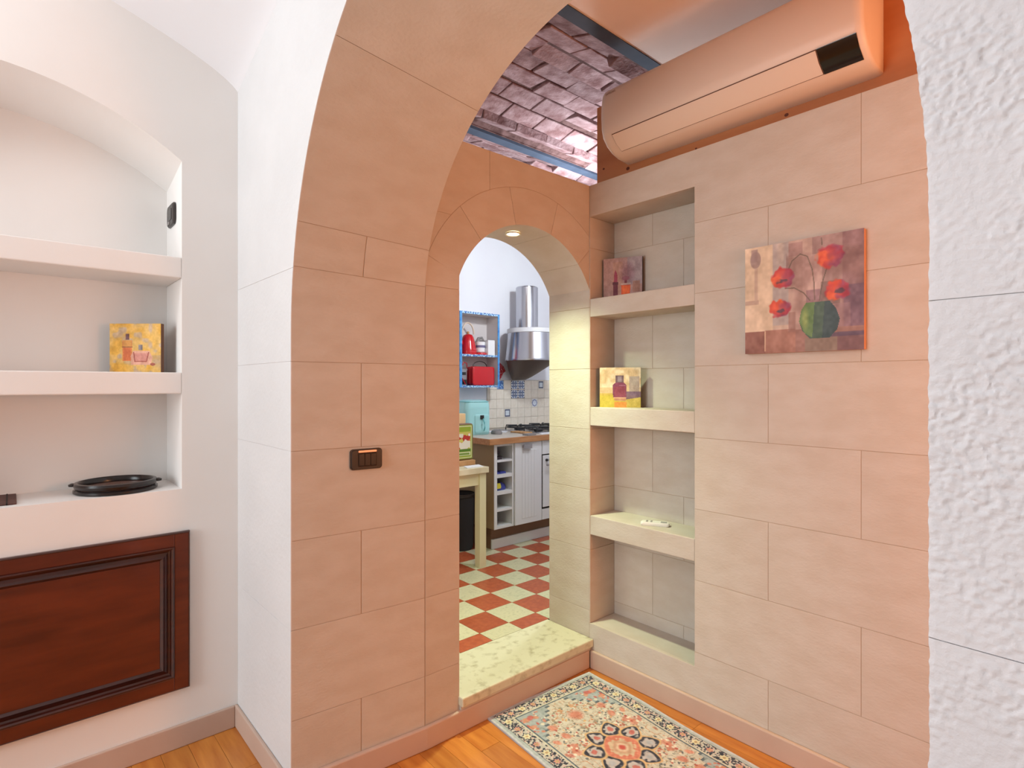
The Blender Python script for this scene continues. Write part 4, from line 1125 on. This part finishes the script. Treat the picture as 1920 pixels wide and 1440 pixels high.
obj('saucer', MB().lathe([(.052, kz + .0005), (.056, kz + .006), (.054, kz + .021), (.03, kz + .0215)], mx, my, 28), 'red_enamel', t, smooth=True)
obj('print', MB().lathe([(.0446, kz + .065), (.0448, kz + .075), (.0446, kz + .085)], mx, my, 28, cap=False), 'purple_grey', t)
obj('cloth', MB().tube([(mx - .035, my, kz + .112), (mx - .01, my + .01, kz + .145), (mx + .02, my, kz + .150), (mx + .038, my - .01, kz + .125), (mx + .01, my + .02, kz + .120)], .013), 'grey_soft', t, smooth=True)
t = thing('carton', (3.088, 3.775, kz), 'plain white carton at the right end of the blue shelf', 'carton')
obj('box_body', MB().box(3.050, 3.125, 3.755, 3.80, kz + .0006, kz + .128), 'white_china', t, bevel=.003)
obj('lid_flap', MB().box(3.052, 3.123, 3.757, 3.798, kz + .1282, kz + .1315), 'paper', t)
# lower compartment
bz = SZ0 + .015
t = thing('bread_tin', (3.00, 3.785, bz), 'red rounded lunch tin with thin handle in the lower blue shelf', 'tin')
q = rrect(.235, .160, .022, 6)
obj('tin_body', MB().loft([[(3.003 + x * s, y, bz + .081 + z * s) for x, z in q] for y, s in ((3.752, .95), (3.757, 1), (3.835, 1), (3.84, .95))]), 'red_enamel', t, smooth=True)
obj('seam', MB().loft([[(3.003 + x * s, y, bz + .081 + z * s) for x, z in q] for y, s in ((3.793, 1.001), (3.795, 1.02), (3.799, 1.02), (3.801, 1.001))], cap=False), 'red_enamel', t)
obj('wire_handle', MB().tube([(3.003 + .075 * math.cos(a) - .01, 3.797, bz + .161 + .045 * math.sin(a)) for a in [PI * i / 14 for i in range(15)]], .0035, 6), 'black_plastic', t)
t = thing('radio', (2.805, 3.83, bz), 'small grey radio with red strap beside the red tin', 'radio')
obj('case', MB().box(2.766, 2.858, 3.80, 3.87, bz + .0006, bz + .135), 'grey_metal', t, bevel=.004)
obj('speaker_panel', MB().box(2.775, 2.85, 3.796, 3.801, bz + .012, bz + .05), 'black_plastic', t)
obj('tuner', MB().box(2.795, 2.845, 3.796, 3.801, bz + .088, bz + .112), 'black_plastic', t)
obj('strap', MB().tube([(2.83, 3.785, bz + .01), (2.79, 3.785, bz + .07), (2.785, 3.785, bz + .15), (2.815, 3.785, bz + .195), (2.855, 3.80, bz + .185), (2.872, 3.82, bz + .15)], .004, 6), 'red_enamel', t)

# ---- kitchen table
TZ = 0.830
t = thing('kitchen_table', (2.05, 3.30, KZ), 'cream painted kitchen table with square legs behind the doorway', 'table')
TX0, TX1, TY0, TY1 = 1.55, 2.466, 3.026, 3.60
obj('tabletop', MB().box(TX0, TX1, TY0, TY1, TZ - .040, TZ), 'table_top', t, bevel=.003)
for lx in (TX0 + .015, TX1 - .070):
    for ly in (TY0 + .014, TY1 - .070):
        obj('leg', MB().box(lx, lx + .056, ly, ly + .056, KZ + .0005, TZ - .040), 'table_cream', t, bevel=.002)
obj('apron', MB().box(TX0 + .071, TX1 - .070, TY0 + .024, TY0 + .044, TZ - .122, TZ - .0401), 'table_cream', t)
obj('apron', MB().box(TX0 + .071, TX1 - .070, TY1 - .044, TY1 - .024, TZ - .122, TZ - .0401), 'table_cream', t)
obj('apron', MB().box(TX1 - .044, TX1 - .024, TY0 + .070, TY1 - .070, TZ - .122, TZ - .0401), 'table_cream', t)
obj('apron', MB().box(TX0 + .024, TX0 + .044, TY0 + .070, TY1 - .070, TZ - .122, TZ - .0401), 'table_cream', t)
tag(obj('wooden_board', MB().box(2.14, 2.452, 3.16, 3.34, TZ + .0005, TZ + .036), 'board_wood', bevel=.004), 'thick wooden board lying on the kitchen table under the green tin', 'board')
t = thing('leaflet', (2.39, 3.10, TZ), 'folded white leaflet with blue print on the kitchen table corner', 'leaflet')
obj('sheet', MB().prism([(2.30, 3.055), (2.43, 3.045), (2.452, 3.125), (2.33, 3.14)], lambda u, v: (u, v, TZ + .0005), lambda u, v: (u, v, TZ + .004 + .05 * max(0, u - 2.40))), 'paper', t)
obj('print', MB().prism([(2.34, 3.075), (2.385, 3.072), (2.395, 3.115), (2.352, 3.118)], lambda u, v: (u, v, TZ + .004), lambda u, v: (u, v, TZ + .0046)), 'paper_print', t)
# green printed tin leaning upright on the board
p = Paint(60, 78); p.c[:] = (136, 160, 40)
p.rect(.03, .97, .03, .97, (226, 222, 180)); p.rect(.06, .94, .05, .95, (150, 172, 48)); p.rect(.08, .92, .30, .80, (206, 196, 96)); p.fill((vnoise(p.u, p.v, 7, 7, 3) > .55) & (p.v > .3) & (p.v < .85) & (p.u > .1) & (p.u < .9), (214, 120, 60))
p.fill((vnoise(p.u, p.v, 8, 8, 6) > .62) & (p.v > .25) & (p.v < .7) & (p.u > .12) & (p.u < .9), (190, 50, 40)); p.fill((vnoise(p.u, p.v, 6, 7, 9) > .6) & (p.v > .3) & (p.v < .75) & (p.u > .12) & (p.u < .9), (232, 226, 206))
p.rect(.08, .92, .22, .29, (90, 130, 40)); p.rect(.3, .9, .10, .2, (230, 230, 200)); p.rect(.34, .86, .12, .18, (120, 150, 60))
t = thing('printed_tin', (2.35, 3.20, TZ + .036), 'upright green and yellow printed tin on the kitchen table', 'tin')
tb = TZ + .0366
obj('tin_body', MB().loft([[(2.35 + x * s, y, tb + .128 + z * s) for x, z in rrect(.20, .255, .02)] for y, s in ((3.185, .97), (3.188, 1), (3.226, 1), (3.229, .97))]), 'plinth_brown', t, smooth=True)
p.mesh('printed_front', lambda u, v: (-.092 + u * .184, np.full_like(u, -.0158), .009 + v * .238), 'print', t)
tag(obj('card_box', MB().box(2.24, 2.44, 3.26, 3.32, TZ + .0366, 1.188), 'peach_card', bevel=.003), 'pale peach cardboard box standing behind the green tin', 'box')
# ---- bin under the table
t = thing('waste_bin', (2.582, 3.50, KZ), 'dark waste bin between the kitchen table and the rack unit', 'bin')
obj('bucket', MB().lathe([(.080, KZ + .0006), (.086, KZ + .02), (.100, KZ + .42), (.094, KZ + .42), (.082, KZ + .03)], 2.582, 3.50, 28), 'dark_fabric', t, smooth=True)
obj('rim', MB().lathe([(.099, KZ + .40), (.105, KZ + .405), (.105, KZ + .425), (.096, KZ + .428)], 2.582, 3.50, 28, cap=False), 'black_plastic', t, smooth=True)
